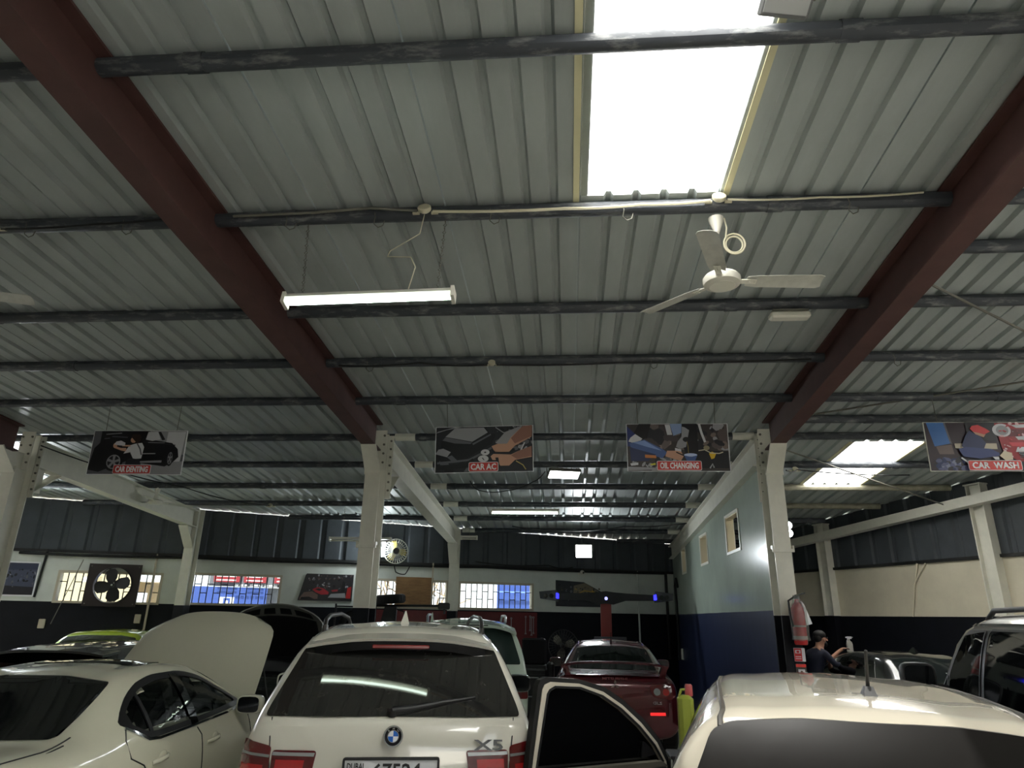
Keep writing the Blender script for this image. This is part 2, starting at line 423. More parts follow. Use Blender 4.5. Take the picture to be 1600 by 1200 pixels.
wall_box(mb, xs, 4.02, ZD, ZC); obj('white_wall_band', mb, M_white, wb)
# upright cladding sheets from the plaster up to the roof
def clad_sheet(P, ua, ub, zt_a, zt_b, parent, z0=0):
    mb = MB(); prof = [(0,0),(.30,0),(.34,.035),(.42,.035),(.46,0),(.80,0),(.84,.035),(.92,.035),(.96,0),(1,0)]
    vs = []
    for k, (t, d) in enumerate(prof):
        u = ua+(ub-ua)*t; zt = zt_a+(zt_b-zt_a)*t
        vs += [P(u, -d+.0, ZC-.02+z0), P(u, -d+.0, zt)]
    mb.add(vs, [(2*k, 2*k+1, 2*k+3, 2*k+2) for k in range(len(prof)-1)])
    obj('cladding_sheet', mb, M_clad, parent)
x = -14.0
while x < 3.98:
    xb = min(x+.9, 4.0); clad_sheet(WB, x, xb, zr(wy(x))-.015, zr(wy(xb))-.015, wb); x += .9
mb = MB(); wall_box(mb, -14.0, 4.0, ZC-.035, ZC+.02, .05, .045); obj('cable_ledge', mb, M_cable, wb)
# windows
def window(n, xa, xb, za, zb_):
    g = root('window_%d' % n, 'high barred window in the back wall, '+['behind the exhaust fan','with blue wall and red sign outside','partly covered by a plywood board','with white and blue panels outside'][n-1], 'window', kind='structure')
    fw = .045
    mb = MB()
    for (p, q, a, b) in ((xa-fw,xb+fw,za-fw,za),(xa-fw,xb+fw,zb_,zb_+fw),(xa-fw,xa,za,zb_),(xb,xb+fw,za,zb_)): wall_box(mb, p, q, a, b, .2, .02)
    obj('window_frame', mb, M_frame, g)
    mb = MB(); k = 0; nb = round((xb-xa)/.125); st = (xb-xa)/nb
    for i in range(1, nb):
        wall_box(mb, xa+i*st-.009, xa+i*st+.009, za, zb_, .016, -.04)
    for i in range(nb):
        zz = za+(zb_-za)*(.36 if i % 2 else .68); wall_box(mb, xa+i*st, xa+(i+1)*st, zz-.009, zz+.009, .014, -.04)
    obj('security_grille', mb, M_dark, g)
    mb = MB(); wall_box(mb, xa, xb, za, zb_, .005, -.1); obj('window_pane', mb, glass_mat('window_glass', (200,210,215), .06), g)
for n, w in enumerate(WIN): window(n+1, *w)

# right wall and partition
wr_ = root('wall_right', 'cream over black right side wall with dark cladding above', 'wall', kind='structure')
def rwall(mb, ua, ub, za, zb_, t=.16, off=0):
    a, b, c, d = RB(ua,off,0), RB(ub,off,0), RB(ub,off-t,0), RB(ua,off-t,0)
    mb.hexa([(p.x,p.y,za) for p in (a,b,c,d)], [(p.x,p.y,zb_) for p in (a,b,c,d)])
mb = MB(); rwall(mb, -.05, 26, 0, ZD); obj('black_wall_band', mb, M_black, wr_)
mb = MB(); rwall(mb, -.05, 26, ZD, ZC-.07); obj('cream_wall_band', mb, M_cream, wr_)
u = 0
while u < 25.5:
    clad_sheet(RB, u, u+.9, zr(RB(u,0,0).y)+.0, zr(RB(u+.9,0,0).y)+.0, wr_, -.07); u += .9
mb = MB(); rwall(mb, 0, 26, ZC-.10, ZC-.05, .05, .045); obj('cable_ledge', mb, M_cable, wr_)
for k, u in enumerate((3.64, 7.2, 10.8)):
    p = RB(u, .16, 0); ww = ['beside the far light', 'carrying the eave beam', 'at the picture edge'][k]
    c = root('column', 'slim cream steel column on the right wall '+ww, 'column', (p.x,p.y,0), math.atan2(RE.y, RE.x), kind='structure')
    mb = MB(); zt = zr(p.y)-.12
    mb.box((-.13,-.012,1.93),(-.114,.16,zt)); mb.box((-.114,.065,1.93),(.114,.08,zt)); mb.box((.114,-.012,1.93),(.13,.16,zt)); mb.box((-.15,-.03,zt),(.15,.16,zt+.02))
    obj('shaft', mb, M_steel, c)
    mb = MB(); mb.box((-.132,-.014,0),(.132,.158,1.93)); obj('painted_base', mb, M_black, c)
mb = MB()
def eave(ua, ub, dz):
    a, b, c, d = RB(ua,.30,0), RB(ub,.30,0), RB(ub,.12,0), RB(ua,.12,0)
    mb.hexa([(p.x,p.y,zr(p.y)-.47+dz) for p in (a,b,c,d)], [(p.x,p.y,zr(p.y)-.31+dz) for p in (a,b,c,d)])
eave(.1, 24, 0)
tag(obj('eave_beam', mb, M_steel), 'cream steel eave beam along the top of the right wall', 'beam', kind='structure')

pw = root('wall_partition', 'white over navy partition wall with three slot windows', 'wall', kind='structure')
PX = 2.66
SL_W = [(10.88,11.74,2.86,3.42), (13.42,14.10,2.85,3.36), (15.95,16.45,2.83,3.33)]
def pbox(mb, ya, yb, za, zb_, x0=PX, x1=PX+.12): mb.box((x0,ya,za),(x1,yb,zb_))
mb = MB(); pbox(mb, 9.34, wy(PX)-.01, 0, ZD); obj('navy_wall_band', mb, M_navy, pw)
mb = MB(); ys = 9.34
def ptop(ya, yb, za): mb.hexa([(PX,ya,za),(PX+.12,ya,za),(PX+.12,yb,za),(PX,yb,za)], [(PX,ya,zr(ya)-.1),(PX+.12,ya,zr(ya)-.1),(PX+.12,yb,zr(yb)-.1),(PX,yb,zr(yb)-.1)])
for ya, yb, za, zb_ in SL_W:
    pbox(mb, ys, ya, ZD, 2.83); pbox(mb, ya, yb, ZD, za); ptop(ys, ya, 2.83); ptop(ya, yb, zb_); ys = yb
pbox(mb, ys, wy(PX)-.01, ZD, 2.83); ptop(ys, wy(PX)-.01, 2.83)
obj('white_wall_band', mb, mat('partition_paint', (174,186,174), .2, spec=.22, noise=.1, scale=1.2), pw)
mb = MB(); ibeam(mb, PX-.03, 9.36, wy(PX)-.2, zr(9.36)-.13, zr(17.6)-.13, zr(9.36)-.50, zr(17.6)-.44, .16)
obj('top_beam', mb, M_steel, pw)
mb = MB(); mb.box((2.60,9.345,zr(9.36)-1.0),(2.80,9.362,zr(9.36)-.06)); ep = obj('end_plate', mb, M_steel, pw)
bolts(ep, [(2.64,9.345,zr(9.36)-.14-.12*k) for k in range(7)], (0,-1,0))
for n, (ya, yb, za, zb_) in enumerate(SL_W):
    g = root('window_%d' % (n+5), 'narrow slot window in the white partition, '+['nearest the column','in the middle of the three','nearest the back wall'][n], 'window', kind='structure')
    mb = MB(); f = .04
    for (a, b, c, d) in ((ya-f,yb+f,za-f,za),(ya-f,yb+f,zb_,zb_+f),(ya-f,ya,za,zb_),(yb,yb+f,za,zb_)): pbox(mb, a, b, c, d, PX-.015, PX+.13)
    obj('window_frame', mb, M_steel, g)
    mb = MB(); mb.box((PX,yb-.012,za),(PX+.12,yb,zb_)); mb.box((PX,ya,zb_-.012),(PX+.12,yb,zb_)); mb.box((PX,ya,za),(PX+.12,yb,za+.012)); obj('reveal_liner', mb, mat('cream_liner', (228,216,184), .5), g)
lw = MB(); lw.box((-14.2,-6,0),(-14,13.5,5.6)); tag(obj('wall_left', lw, M_cream), 'left side wall beyond the parked cars', 'wall', kind='structure')
fw_ = MB(); fw_.box((-14,-6.2,2.2),(13,-6,5.6)); fw_.box((-14,-6.2,0),(1.0,-6,2.2)); fw_.box((3.0,-6.2,0),(13,-6,2.2)); tag(obj('wall_front', fw_, M_white), 'unseen front wall closed to a narrow gap to limit the daylight', 'wall', kind='structure')  # front mostly closed to hold back light on the car tails

# ------------------------------------------------------------------ outside, seen through the barred windows
def ext(xa, xb, za, zb_, k=1.27):
    """corner points of an upright board standing k times as far off as the window wall"""
    return [V((0,0,CAMZ))+(WB(x,0,z)-V((0,0,CAMZ)))*k for x, z in ((xa,za),(xb,za),(xb,zb_),(xa,zb_))]
def board(name, xa, xb, za, zb_, k, m, parent=None, t=.06):
    c = ext(xa, xb, za, zb_, k); d = V((WN.x, WN.y, 0))*t
    mb = MB(); mb.hexa([c[0],c[1],c[1]+d,c[0]+d], [c[3],c[2],c[2]+d,c[3]+d]); return obj(name, mb, m, parent)
g = root('cream_house', 'sunlit cream house wall outside the exhaust fan window', 'house'); c0 = ext(-11.4,-8.45,.6,3.2)
board('house_wall', -11.5, -9.0, .4, 3.4, 1.3, M_ext_c, g); board('side_wall', -9.0, -8.5, .4, 2.36, 1.32, mat('outside_tan', (150,130,100), .8), g)
board('parapet', -9.0, -8.45, 2.36, 2.42, 1.3, M_ext_w, g, .3); board('air_conditioner', -9.02, -8.86, 1.9, 2.14, 1.27, M_ext_w, g, .3)
board('wall_lamp', -10.02, -9.93, 2.33, 2.42, 1.28, M_ext_w, g)
g = root('shop_front', 'blue shop wall with red sign boards outside the second barred window', 'shop')
board('blue_wall', -8.5, -6.55, .4, 2.30, 1.27, M_ext_b, g)
board('white_sign', -8.5, -7.72, 2.31, 2.9, 1.275, M_ext_w, g); board('grey_sign', -7.70, -5.9, 2.31, 2.9, 1.275, M_ext_g, g)
for xa, xb in ((-7.62,-7.12),(-7.04,-6.6),(-6.44,-6.1)):
    board('red_sign', xa, xb, 2.40, 2.74, 1.27, M_ext_r, g)
    for zz in (2.43, 2.51): board('white_lettering', xa+.05, xb-.07, zz, zz+.022, 1.265, M_ext_w, g, .01)
for k in range(9): board('white_lettering', -7.2+k*.095, -7.13+k*.095, 2.325, 2.36, 1.265, M_ext_w, g, .01)
board('grey_pillar', -6.55, -6.1, .4, 2.3, 1.29, M_ext_g, g)
e = board('emblem_board', -7.45, -7.18, 1.93, 2.09, 1.25, M_ext_w, g); board('emblem_arch', -7.38, -7.25, 1.94, 2.07, 1.245, M_ext_b, g, .01); board('emblem_arch', -7.345, -7.285, 1.93, 2.02, 1.243, M_ext_w, g, .008)
g = root('palm_screen', 'dry palm leaf screen outside the boarded window', 'fence')
mb = MB()
for i in range(170):
    x = random.uniform(-4.9,-2.6); z = random.uniform(1.5,2.6); a = random.uniform(-.35,.35) if random.random() < .6 else random.uniform(-1.2,1.2); l = random.uniform(.25,.6)
    p = [V((0,0,CAMZ))+(WB(x+s*sin(a)*l,0,z+s*cos(a)*l)-V((0,0,CAMZ)))*random.uniform(1.2,1.24) for s in (0,.5,1)]
    mb.tube(p, [.018,.016,.004], 4)
obj('palm_leaves', mb, M_straw, g, kind='stuff'); board('white_sheet', -5.0, -2.4, .4, 3.0, 1.28, M_ext_w, g)
g = root('blue_container', 'blue and white panels outside the right barred window', 'container')
board('white_panel', -2.7, -1.66, .4, 3.0, 1.27, M_ext_w, g); board('blue_panel', -1.66, -.3, .4, 3.0, 1.26, M_ext_b, g)
board('panel_rail', -1.66, -.3, 2.34, 2.37, 1.255, mat('outside_pale_blue', (110,140,225), .6), g, .02)

M_board = mat('white_board', (232,233,236), .5)

M_board = mat('white_board', (232,233,236), .5)

M_board = mat('white_board', (232,233,236), .5)

M_board = mat('white_board', (232,233,236), .5)

M_board = mat('white_board', (232,233,236), .5)

M_board = mat('white_board', (232,233,236), .5)

M_board = mat('white_board', (232,233,236), .5)

M_board = mat('white_board', (232,233,236), .5)

M_board = mat('white_board', (232,233,236), .5)

M_board = mat('white_board', (232,233,236), .5)

M_board = mat('white_board', (232,233,236), .5)

M_board = mat('white_board', (232,233,236), .5)

M_board = mat('white_board', (232,233,236), .5)

M_board = mat('white_board', (232,233,236), .5)

# ------------------------------------------------------------------ hanging picture signs
def art_sheet(parent, w, h, polys, name='printed_picture', y=-.0):
    """flat print: layers of coloured shapes in unit coordinates on a board facing -y"""
    mb = MB(); mats = []; key = {}
    for k, (col, pts) in enumerate(polys):
        if col not in key: key[col] = len(mats); mats.append(mat('print_%02x%02x%02x' % col, col, .35))
        mb.add([((u-.5)*w, y-.00022*(k+1), (v-.5)*h) for u, v in pts], [tuple(range(len(pts)))], key[col])
    me = bpy.data.meshes.new(name); me.from_pydata(mb.v, [], mb.f); me.polygons.foreach_set('material_index', mb.m)
    for m in mats: me.materials.append(m)
    me.update(); o = bpy.data.objects.new(name, me); C.objects.link(o); o.parent = parent
    return o
def el(cx, cy, rx, ry, n=18, a0=0, a1=2*pi): return [(cx+rx*cos(a0+(a1-a0)*i/n), cy+ry*sin(a0+(a1-a0)*i/n)) for i in range(n)]
def ln(pts, w, asp=2.1):
    """a thick stroke along points"""
    L = []; Rr = []
    for i, p in enumerate(pts):
        a = V(pts[max(i-1,0)]); b = V(pts[min(i+1,len(pts)-1)]); d = (b-a); d.x *= asp
        d = d.normalized() if d.length else V((1,0)); n = V((-d.y/asp, d.x))*(w/2)
        L.append((p[0]+n.x, p[1]+n.y)); Rr.append((p[0]-n.x, p[1]-n.y))
    return L+Rr[::-1]
def blobs(n, u0, u1, v0, v1, cols, r0, r1, seed):
    rd = random.Random(seed); out = []
    for _ in range(n):
        cx, cy, r, a = rd.uniform(u0,u1), rd.uniform(v0,v1), rd.uniform(r0,r1), rd.uniform(0,pi); q = rd.uniform(.3,.9)
        pts = [(cx+r*.5*(cos(a)*cos(t)-q*sin(a)*sin(t)), cy+r*(sin(a)*cos(t)+q*cos(a)*sin(t))) for t in (2*pi*i/7 for i in range(7))]
        pts = [(min(max(x,.005),.995), min(max(y,.005),.995)) for x, y in pts]; out.append((rd.choice(cols), pts))
    return out
BK, DK, GY, LG, WT = (14,14,20), (34,34,42), (95,95,102), (150,150,155), (205,205,210)
SKIN, RED, BLU, DBL = (196,150,125), (190,40,45), (70,95,150), (30,42,84)
def wheel_art(cx, cy, rx, ry, spokes=5):
    out = [(BK, el(cx,cy,rx*1.35,ry*1.3)), (LG, el(cx,cy,rx,ry)), (DK, el(cx,cy,rx*.86,ry*.86))]
    for k in range(spokes):
        a = 2*pi*k/spokes+.3; out.append((LG, [(cx+rx*.9*cos(a-.22),cy+ry*.9*sin(a-.22)),(cx+rx*.9*cos(a+.22),cy+ry*.9*sin(a+.22)),(cx+rx*.16*cos(a+1),cy+ry*.16*sin(a+1)),(cx+rx*.16*cos(a-1),cy+ry*.16*sin(a-1))]))
    return out+[(LG, el(cx,cy,rx*.25,ry*.25))]
ART = {}
ART['denting'] = [(GY, [(0,0),(1,0),(1,1),(0,1)]), (LG, [(.55,.45),(1,.45),(1,1),(.52,1)]), (WT, [(.78,.2),(.97,.2),(.99,.98),(.8,.98)]), (LG, [(.35,0),(1,0),(1,.3),(.3,.22)]),
  (BK, [(0,.16),(.03,.6),(.08,.72),(.08,1),(.6,1),(.68,.78),(.86,.72),(.93,.58),(.95,.4),(.9,.28),(.82,.18),(.4,.3),(.12,.05),(0,.1)]),
  (WT, [(.57,.8),(.585,.98),(.69,.98),(.73,.8),(.64,.77)]), (BK, [(.69,.98),(.72,.98),(.78,.8),(.75,.78)]), (DK, [(.55,.76),(.9,.68),(.9,.66),(.55,.73)]), (LG, [(.6,.74),(.78,.73),(.78,.72),(.6,.725)]),
  (LG, [(.13,.93),(.3,.96),(.3,.94),(.13,.91)]), (GY, [(.2,.88),(.37,.86),(.37,.84),(.2,.86)]), (GY, [(.12,.83),(.18,.84),(.18,.82),(.12,.81)]),
  (LG, [(.54,.48),(.7,.485),(.7,.465),(.54,.46)]), (LG, [(.55,.3),(.78,.32),(.78,.27),(.55,.26)])] + wheel_art(.265,.28,.075,.165) + wheel_art(.865,.37,.026,.14) + [
  (DK, [(.4,.0),(.4,.3),(.43,.36),(.54,.34),(.57,.2),(.56,.0)]), (WT, [(.36,.47),(.41,.66),(.47,.7),(.54,.72),(.57,.62),(.56,.36),(.5,.35),(.47,.36),(.43,.5)]),
  (SKIN, [(.25,.6),(.26,.64),(.32,.6),(.38,.6),(.38,.52),(.33,.54)]), (SKIN, [(.33,.64),(.33,.67),(.42,.67),(.42,.63)]), (SKIN, el(.255,.66,.022,.06)), (WT, [(.24,.68),(.26,.75),(.31,.77),(.36,.72),(.36,.65),(.3,.66)]),
  (SKIN, el(.445,.79,.033,.07)), ((52,34,28), [(.41,.86),(.43,.92),(.5,.92),(.52,.84),(.52,.76),(.49,.7),(.46,.76),(.43,.82)]), (GY, ln([(.49,.7),(.53,.58),(.555,.44)],.03))]
ART['ac'] = [(DK, [(0,0),(1,0),(1,1),(0,1)])] + blobs(60,.5,1,.45,1,[BK,GY,LG,DK],.02,.09,3) + blobs(26,0,.35,0,.5,[BK,DK,GY],.03,.12,5) + [
  (LG, [(.0,.86),(.02,.9),(.3,1),(.22,1)]), (BK, [(.05,.2),(.06,.68),(.14,.85),(.3,.97),(.52,.97),(.6,.9),(.62,.78),(.58,.6),(.42,.42),(.3,.25)]),
  (LG, [(.1,.78),(.2,.97),(.5,.97),(.54,.86),(.38,.66)]), (GY, [(.07,.7),(.1,.77),(.38,.645),(.36,.61),(.2,.63)]), (GY, [(.38,.62),(.57,.83),(.575,.8),(.39,.585)]), (DK, [(.52,.97),(.56,.83),(.64,.83),(.63,.96)]),
  (LG, [(.0,.4),(.03,.5),(.08,.52),(.16,.44),(.12,.33)]), (GY, [(.12,.33),(.17,.37),(.23,.25),(.17,.24)]), (GY, ln([(.02,.2),(.2,.23),(.35,.26),(.5,.42),(.58,.52)],.045)), (BK, ln([(.02,.1),(.3,.13),(.4,.25)],.1)),
  (LG, [(.62,.62),(.72,.86),(.9,1),(.8,.7),(.75,.52)]), (WT, el(.515,.42,.045,.065)), (BK, el(.515,.42,.012,.014)), (WT, el(.495,.28,.055,.075)), (BK, ln([(.485,.3),(.505,.25)],.016))] + [
  (LG, ln([(.62,.97),(.7,.85),(.8,.82),(.84,.95)],.02)), (WT, ln([(.8,.3),(.88,.45),(.92,.62)],.025)), ((180,160,90), ln([(.83,.22),(.9,.13),(.93,.03)],.02)),
  (SKIN, [(.58,.55),(.64,.6),(.74,.6),(.78,.74),(.9,.98),(.99,1),(.99,.74),(.82,.55),(.76,.42),(.62,.42),(.6,.47)]), ((150,105,90), [(.78,.72),(.9,.98),(.995,1),(.995,.76),(.82,.6)]),
  (SKIN, [(.57,.33),(.6,.38),(.78,.36),(.86,.44),(.99,.54),(.99,.3),(.82,.24),(.76,.12),(.67,.12),(.64,.24),(.59,.25)]), ((150,105,90), [(.78,.34),(.86,.44),(.99,.54),(.99,.32),(.84,.26)]), (DK, [(.62,.3),(.65,.3),(.66,.16),(.63,.17)])]
ART['oil'] = [((60,52,52), [(0,0),(1,0),(1,1),(0,1)])] + blobs(22,.18,.55,.5,1,[(110,98,96),(70,62,64),(140,124,118),DK],.08,.2,11) + blobs(24,.66,1,.45,1,[(120,104,98),DK,(88,78,76),LG],.04,.16,13) + blobs(40,.05,.7,.02,.3,[BK,DK,GY,LG],.02,.08,17) + [
  (BK, [(.0,.55),(.12,1),(.24,1),(.2,.7)]), ((40,52,110), [(0,.95),(.09,.76),(.15,.68),(.05,.5),(0,.52)]), (WT, [(.01,.62),(.03,.7),(.08,.78),(.15,.68),(.1,.56)]), (BLU, [(.02,.58),(.17,.66),(.36,.44),(.39,.38),(.34,.26),(.2,.36),(.03,.5)]), ((125,150,205), [(.05,.6),(.17,.64),(.34,.42),(.2,.5)]),
  (DBL, [(.02,.5),(.28,.34),(.2,.2),(.03,.2)]), ((196,120,60), [(.17,.34),(.28,.32),(.28,.26),(.17,.27)]), (BK, [(.52,1),(.7,1),(.7,.2),(.58,.3),(.54,.6)]), (BK, [(.66,.45),(.8,.42),(.99,.4),(.99,.05),(.6,.05),(.58,.2)]),
  ((130,150,190), [(.43,1),(.55,1),(.54,.8),(.46,.74)]), (WT, [(.38,.98),(.43,.98),(.45,.76),(.4,.76)]), (LG, [(.55,.94),(.58,.92),(.62,.86),(.6,.68),(.58,.5),(.52,.46),(.48,.5),(.5,.62),(.54,.72)]), (BK, el(.585,.66,.034,.055)), (WT, [(.53,.45),(.47,.48),(.47,.42),(.53,.4)]), ((150,130,60), ln([(.59,.62),(.6,.5),(.6,.37)],.012)),
  (SKIN, [(.37,.3),(.39,.42),(.48,.42),(.53,.4),(.55,.3),(.52,.2),(.46,.24)]), (BK, ln([(.48,.39),(.56,.31)],.025)), ((190,205,235), el(.62,.33,.065,.035)), (BLU, [(.555,.32),(.62,.29),(.685,.32),(.64,.12),(.6,.12)]),
  ((225,185,30), [(.8,.36),(.83,.4),(.87,.36),(.85,.26),(.82,.24)]), ((205,195,170), ln([(.7,.42),(.76,.44),(.82,.37),(.9,.36),(.94,.39)],.02)), ((150,140,110), el(.78,.48,.03,.05)), (WT, [(.02,.15),(.1,.17),(.1,.12),(.03,.1)]), ((210,200,60), [(.22,.14),(.27,.16),(.27,.12),(.22,.11)]), (LG, [(0,.0),(.3,.02),(.3,.06),(0,.08)]), (LG, ln([(.84,.06),(.83,.14),(.8,.05)],.03)), (WT, ln([(.72,1),(.74,.8),(.77,.6)],.05))]
ART['wash'] = [((46,30,38), [(0,0),(1,0),(1,1),(0,1)]), ((62,110,175), [(.02,1),(.16,1),(.19,.56),(.06,.5)]), (GY, [(.16,1),(.175,1),(.205,.55),(.19,.56)]), ((105,90,85), [(.07,.5),(.2,.54),(.21,.34),(.09,.34)])] + blobs(40,.05,.3,.02,.26,[(80,84,120),(120,122,150),DBL,DK],.03,.09,19) + [
  ((190,180,160), [(.22,.56),(.56,.56),(.56,.44),(.22,.46)]), (BK, [(.33,1),(.6,1),(.56,.6),(.34,.62)]), ((150,25,35), [(.57,.98),(1,.98),(1,.1),(.75,.1),(.6,.4)]), ((100,15,25), [(.62,.86),(1,.84),(1,.72),(.66,.7)]), ((205,60,70), [(.66,.58),(1,.58),(1,.5),(.68,.5)]),
  (WT, el(.62,.83,.075,.14)), (LG, el(.625,.83,.05,.1)), (WT, [(.7,.94),(1,.98),(1,.9),(.74,.88)]), (WT, [(.72,.7),(1,.74),(1,.64),(.74,.63)]), (WT, [(.72,.48),(1,.5),(1,.4),(.7,.38)])] + blobs(50,.6,.98,.2,.98,[WT,(220,180,185),(190,60,70)],.01,.05,23) + [
  (BK, [(.71,.38),(.99,.36),(.99,.24),(.76,.24)])] + [(LG, ln([(.72,.36-.035*k),(.99,.35-.035*k)],.01)) for k in range(4)] + [(BK, [(.68,.18),(1,.18),(1,.02),(.66,.02)]),
  (DBL, [(.27,.5),(.31,.7),(.35,.82),(.43,.72),(.47,.56),(.44,.42),(.3,.4)]), ((40,56,110), [(.24,.44),(.3,.48),(.5,.44),(.56,.36),(.56,.3),(.4,.24),(.27,.28)]), (SKIN, [(.38,.8),(.48,.74),(.46,.68),(.4,.74)]), ((205,55,60), [(.36,.86),(.38,.92),(.43,.94),(.49,.86),(.52,.8),(.47,.74),(.38,.8)]),
  ((210,195,170), [(.56,.3),(.6,.4),(.66,.36),(.66,.22),(.6,.2)]), (WT, ln([(.25,.26),(.29,.18),(.31,.08),(.35,.02)],.03)), (WT, [(.5,.28),(.55,.28),(.55,.22),(.52,.22)])]
def hang_sign(key, xl, xr, zt, zb, txt, cw, label, y=8.0, tilt=0, cx=.5):
    w, h = xr-xl, zt-zb
    g = root('hanging_sign', label, 'sign', ((xl+xr)/2, y, zb), tilt)
    g.rotation_euler = (R(2), tilt*.3, 0)
    mb = MB(); mb.box((-w/2,0,0),(w/2,.012,h)); b = obj('board', mb, M_board if key != 'wash' else M_steel, g)
    a = art_sheet(g, w-.016, h-.012, ART[key]); a.location = (0, -.001, h/2)
    lb = MB(); lw, lh = cw, .115; lx = (cx-.5)*w
    ol = rp([(-lw/2,0),(lw/2,0),(lw/2,lh),(-lw/2,lh)], .02); il = inset(ol, .006)
    lb.prism(ol, lambda a, b: (a+lx,-.045,b+.004), lambda a, b: (a+lx,-.040,b+.004), 0); lb.prism(il, lambda a, b: (a+lx,-.0465,b+.004), lambda a, b: (a+lx,-.044,b+.004), 1)
    c = obj('caption_plate', lb, [M_board, mat('caption_red', (200,62,58), .4)], g)
    t = text_mb(txt, .076, lw*.86, .03, .003); place(t, T(lx, -.0485, lh/2+.004)); obj('lettering', t, M_board, c)
    for sx in (-.38, .38):
        wm = MB(); wm.tube([(sx*w, .006, h), (sx*w*1.02, .006, zr(y)-.1-zb)], .004, 4); obj('hanging_wire', wm, M_bolt, g)
    return g
hang_sign('denting', -6.09, -4.83, 3.965, 3.395, 'CAR DENTING', .50, 'hanging photo board captioned CAR DENTING showing a man at a black car', tilt=R(1))
hang_sign('ac', -1.607, -.40, 4.005, 3.43, 'CAR AC', .36, 'hanging photo board captioned CAR AC showing two hands in an engine bay', tilt=R(-4))
hang_sign('oil', .72, 1.925, 4.025, 3.445, 'OIL CHANGING', .52, 'hanging photo board captioned OIL CHANGING showing a blue sleeved arm', tilt=R(0))
hang_sign('wash', 4.17, 5.55, 4.03, 3.45, 'CAR  WASH', .58, 'hanging photo board captioned CAR WASH showing a red cap and foamy car')

# ------------------------------------------------------------------ lamps, fans and cables under the roof
def chain(p, q, r=.006):
    mb = MB(); a, b = V(p), V(q); n = max(2, int((b-a).length/.03))
    for i in range(n):
        c = a.lerp(b, (i+.5)/n); d = V((.012,0,0)) if i % 2 else V((0,.012,0))
        mb.tube([c+V((0,0,.019))+d*.3, c+d, c-V((0,0,.019))+d*.3, c-d], r*.5, 3, closed=True)
    return mb
def tube_light(x0, x1, y, z, label, lit=True, rx=0, hang=(), slope=0, group=None):
    g = root('tube_light', label, 'lamp', ((x0+x1)/2, y, z), 0, group); g.rotation_euler = (rx, slope, 0); h = (x1-x0)/2
    mb = MB(); mb.hexa([(-h,-.05,.0),(h,-.05,.0),(h,.05,.0),(-h,.05,.0)], [(-h,-.028,.045),(h,-.028,.045),(h,.028,.045),(-h,.028,.045)])
    mb.box((-h-.006,-.052,-.045),(-h+.02,.052,.047)); mb.box((h-.02,-.052,-.045),(h+.006,.052,.047))
    obj('housing', mb, M_plast, g)
    mb = MB(); mb.tube([(-h+.02,0,-.028),(h-.02,0,-.028)], .014, 10); obj('fluorescent_tube', mb, M_tube if lit else M_plast, g, 40)
    for sx, top in hang:
        q = Matrix.Rotation(-rx, 3, 'X') @ V(top); obj('chain', chain((sx*h,0,.045), (sx*h+q.x,q.y,q.z+.03)), M_bolt, g)
    return g
tl = tube_light(-2.06, -.80, 4.33, 3.955, 'lit four foot tube lamp hanging on chains from a purlin', True, R(-14), ((-.80,(0,-.035,.615)), (.80,(.05,-.035,.615))), R(-1))
tube_light(-1.36, -.15, 12.1, 3.574, 'lit tube lamp hanging in front of the tilted floodlight', True, 0, ((.75,(0,0,.36)), (-.75,(0,0,.36))))
tube_light(-4.95, -3.65, 14.0, 3.26, 'dim tube lamp hanging behind the left middle column', False, 0, ((-.6,(0,0,.6)), (.3,(0,0,.6))))
tube_light(-2.42, -2.05, 15.5, 3.48, 'short unlit lamp fixed beside the rear cream column', False, 0, ((0,(0,0,.28)),))
def floodlight(name, loc, w, h, rz, rx, label, emit=True, arm=None):
    g = root(name, label, 'lamp', loc, rz); m = Matrix.Rotation(rx, 4, 'X')
    mb = MB(); mb.bbox((-w/2,-.02,-h/2),(w/2,.035,h/2), .012, 0, m)
    for k in range(6): mb.box((-w/2*.8+k*w*.15,.035,-h*.4),(-w/2*.8+k*w*.15+.012,.06,h*.4), 0, m)
    obj('housing', mb, M_bolt if emit else mat('grey_lamp_housing', (120,122,122), .4), g)
    mb = MB(); mb.box((-w/2+.02,-.026,-h/2+.02),(w/2-.02,-.0205,h/2-.02), 0, m); obj('lit_panel' if emit else 'glass_front', mb, {2: M_led2, 3: mat('led_glow_strong', (245,252,255), .4, emit=300.0*LAMP)}.get(emit if emit is not True else 0, M_led) if emit else mat('grey_glass', (170,172,170), .3), g)
    mb = MB(); mb.tube([(-w/2-.01,.01,0),(-w/2-.01,.08,h*.45),(0,.10,h*.55),(w/2+.01,.08,h*.45),(w/2+.01,.01,0)], .01, 6)
    if arm: mb.tube([(0,.10,h*.55), arm], .012, 6)
    obj('bracket', mb, M_bolt, g)
    return g
floodlight('floodlight', (.36,15.6,3.22), .38, .3, R(-4), R(10), 'square white floodlight glowing above the black wheel alignment beam', arm=(0,.9,.05))
floodlight('floodlight', (-10.95,12.45,3.66), .42, .34, R(30), R(10), 'bright floodlight at the far left edge below the roof', 3, arm=(0,.2,.40))
floodlight('floodlight', (-.05,10.8,3.99), .52, .26, R(12), R(72), 'thin tilted floodlight hanging by a purlin near the oil board', 2, arm=(-.1,.0,.12))
g = root('spotlight', 'pair of dazzling spotlights beside the right middle column', 'lamp', (3.95,12.6,3.36))
for dz in (.07,-.07):
    mb = MB(); mb.lathe([(.02,.12),(.045,.1),(.07,.02),(.072,0),(.066,0)], 14, 0, T(0,0,dz,0,R(-82))); s_ = obj('lamp_head', mb, M_plast, g, 30)
    mb = MB(); mb.lathe([(.064,-.002),(.04,-.012),(0,-.016)], 14, 0, T(0,0,dz,0,R(-82))); obj('lens', mb, M_led2, s_)
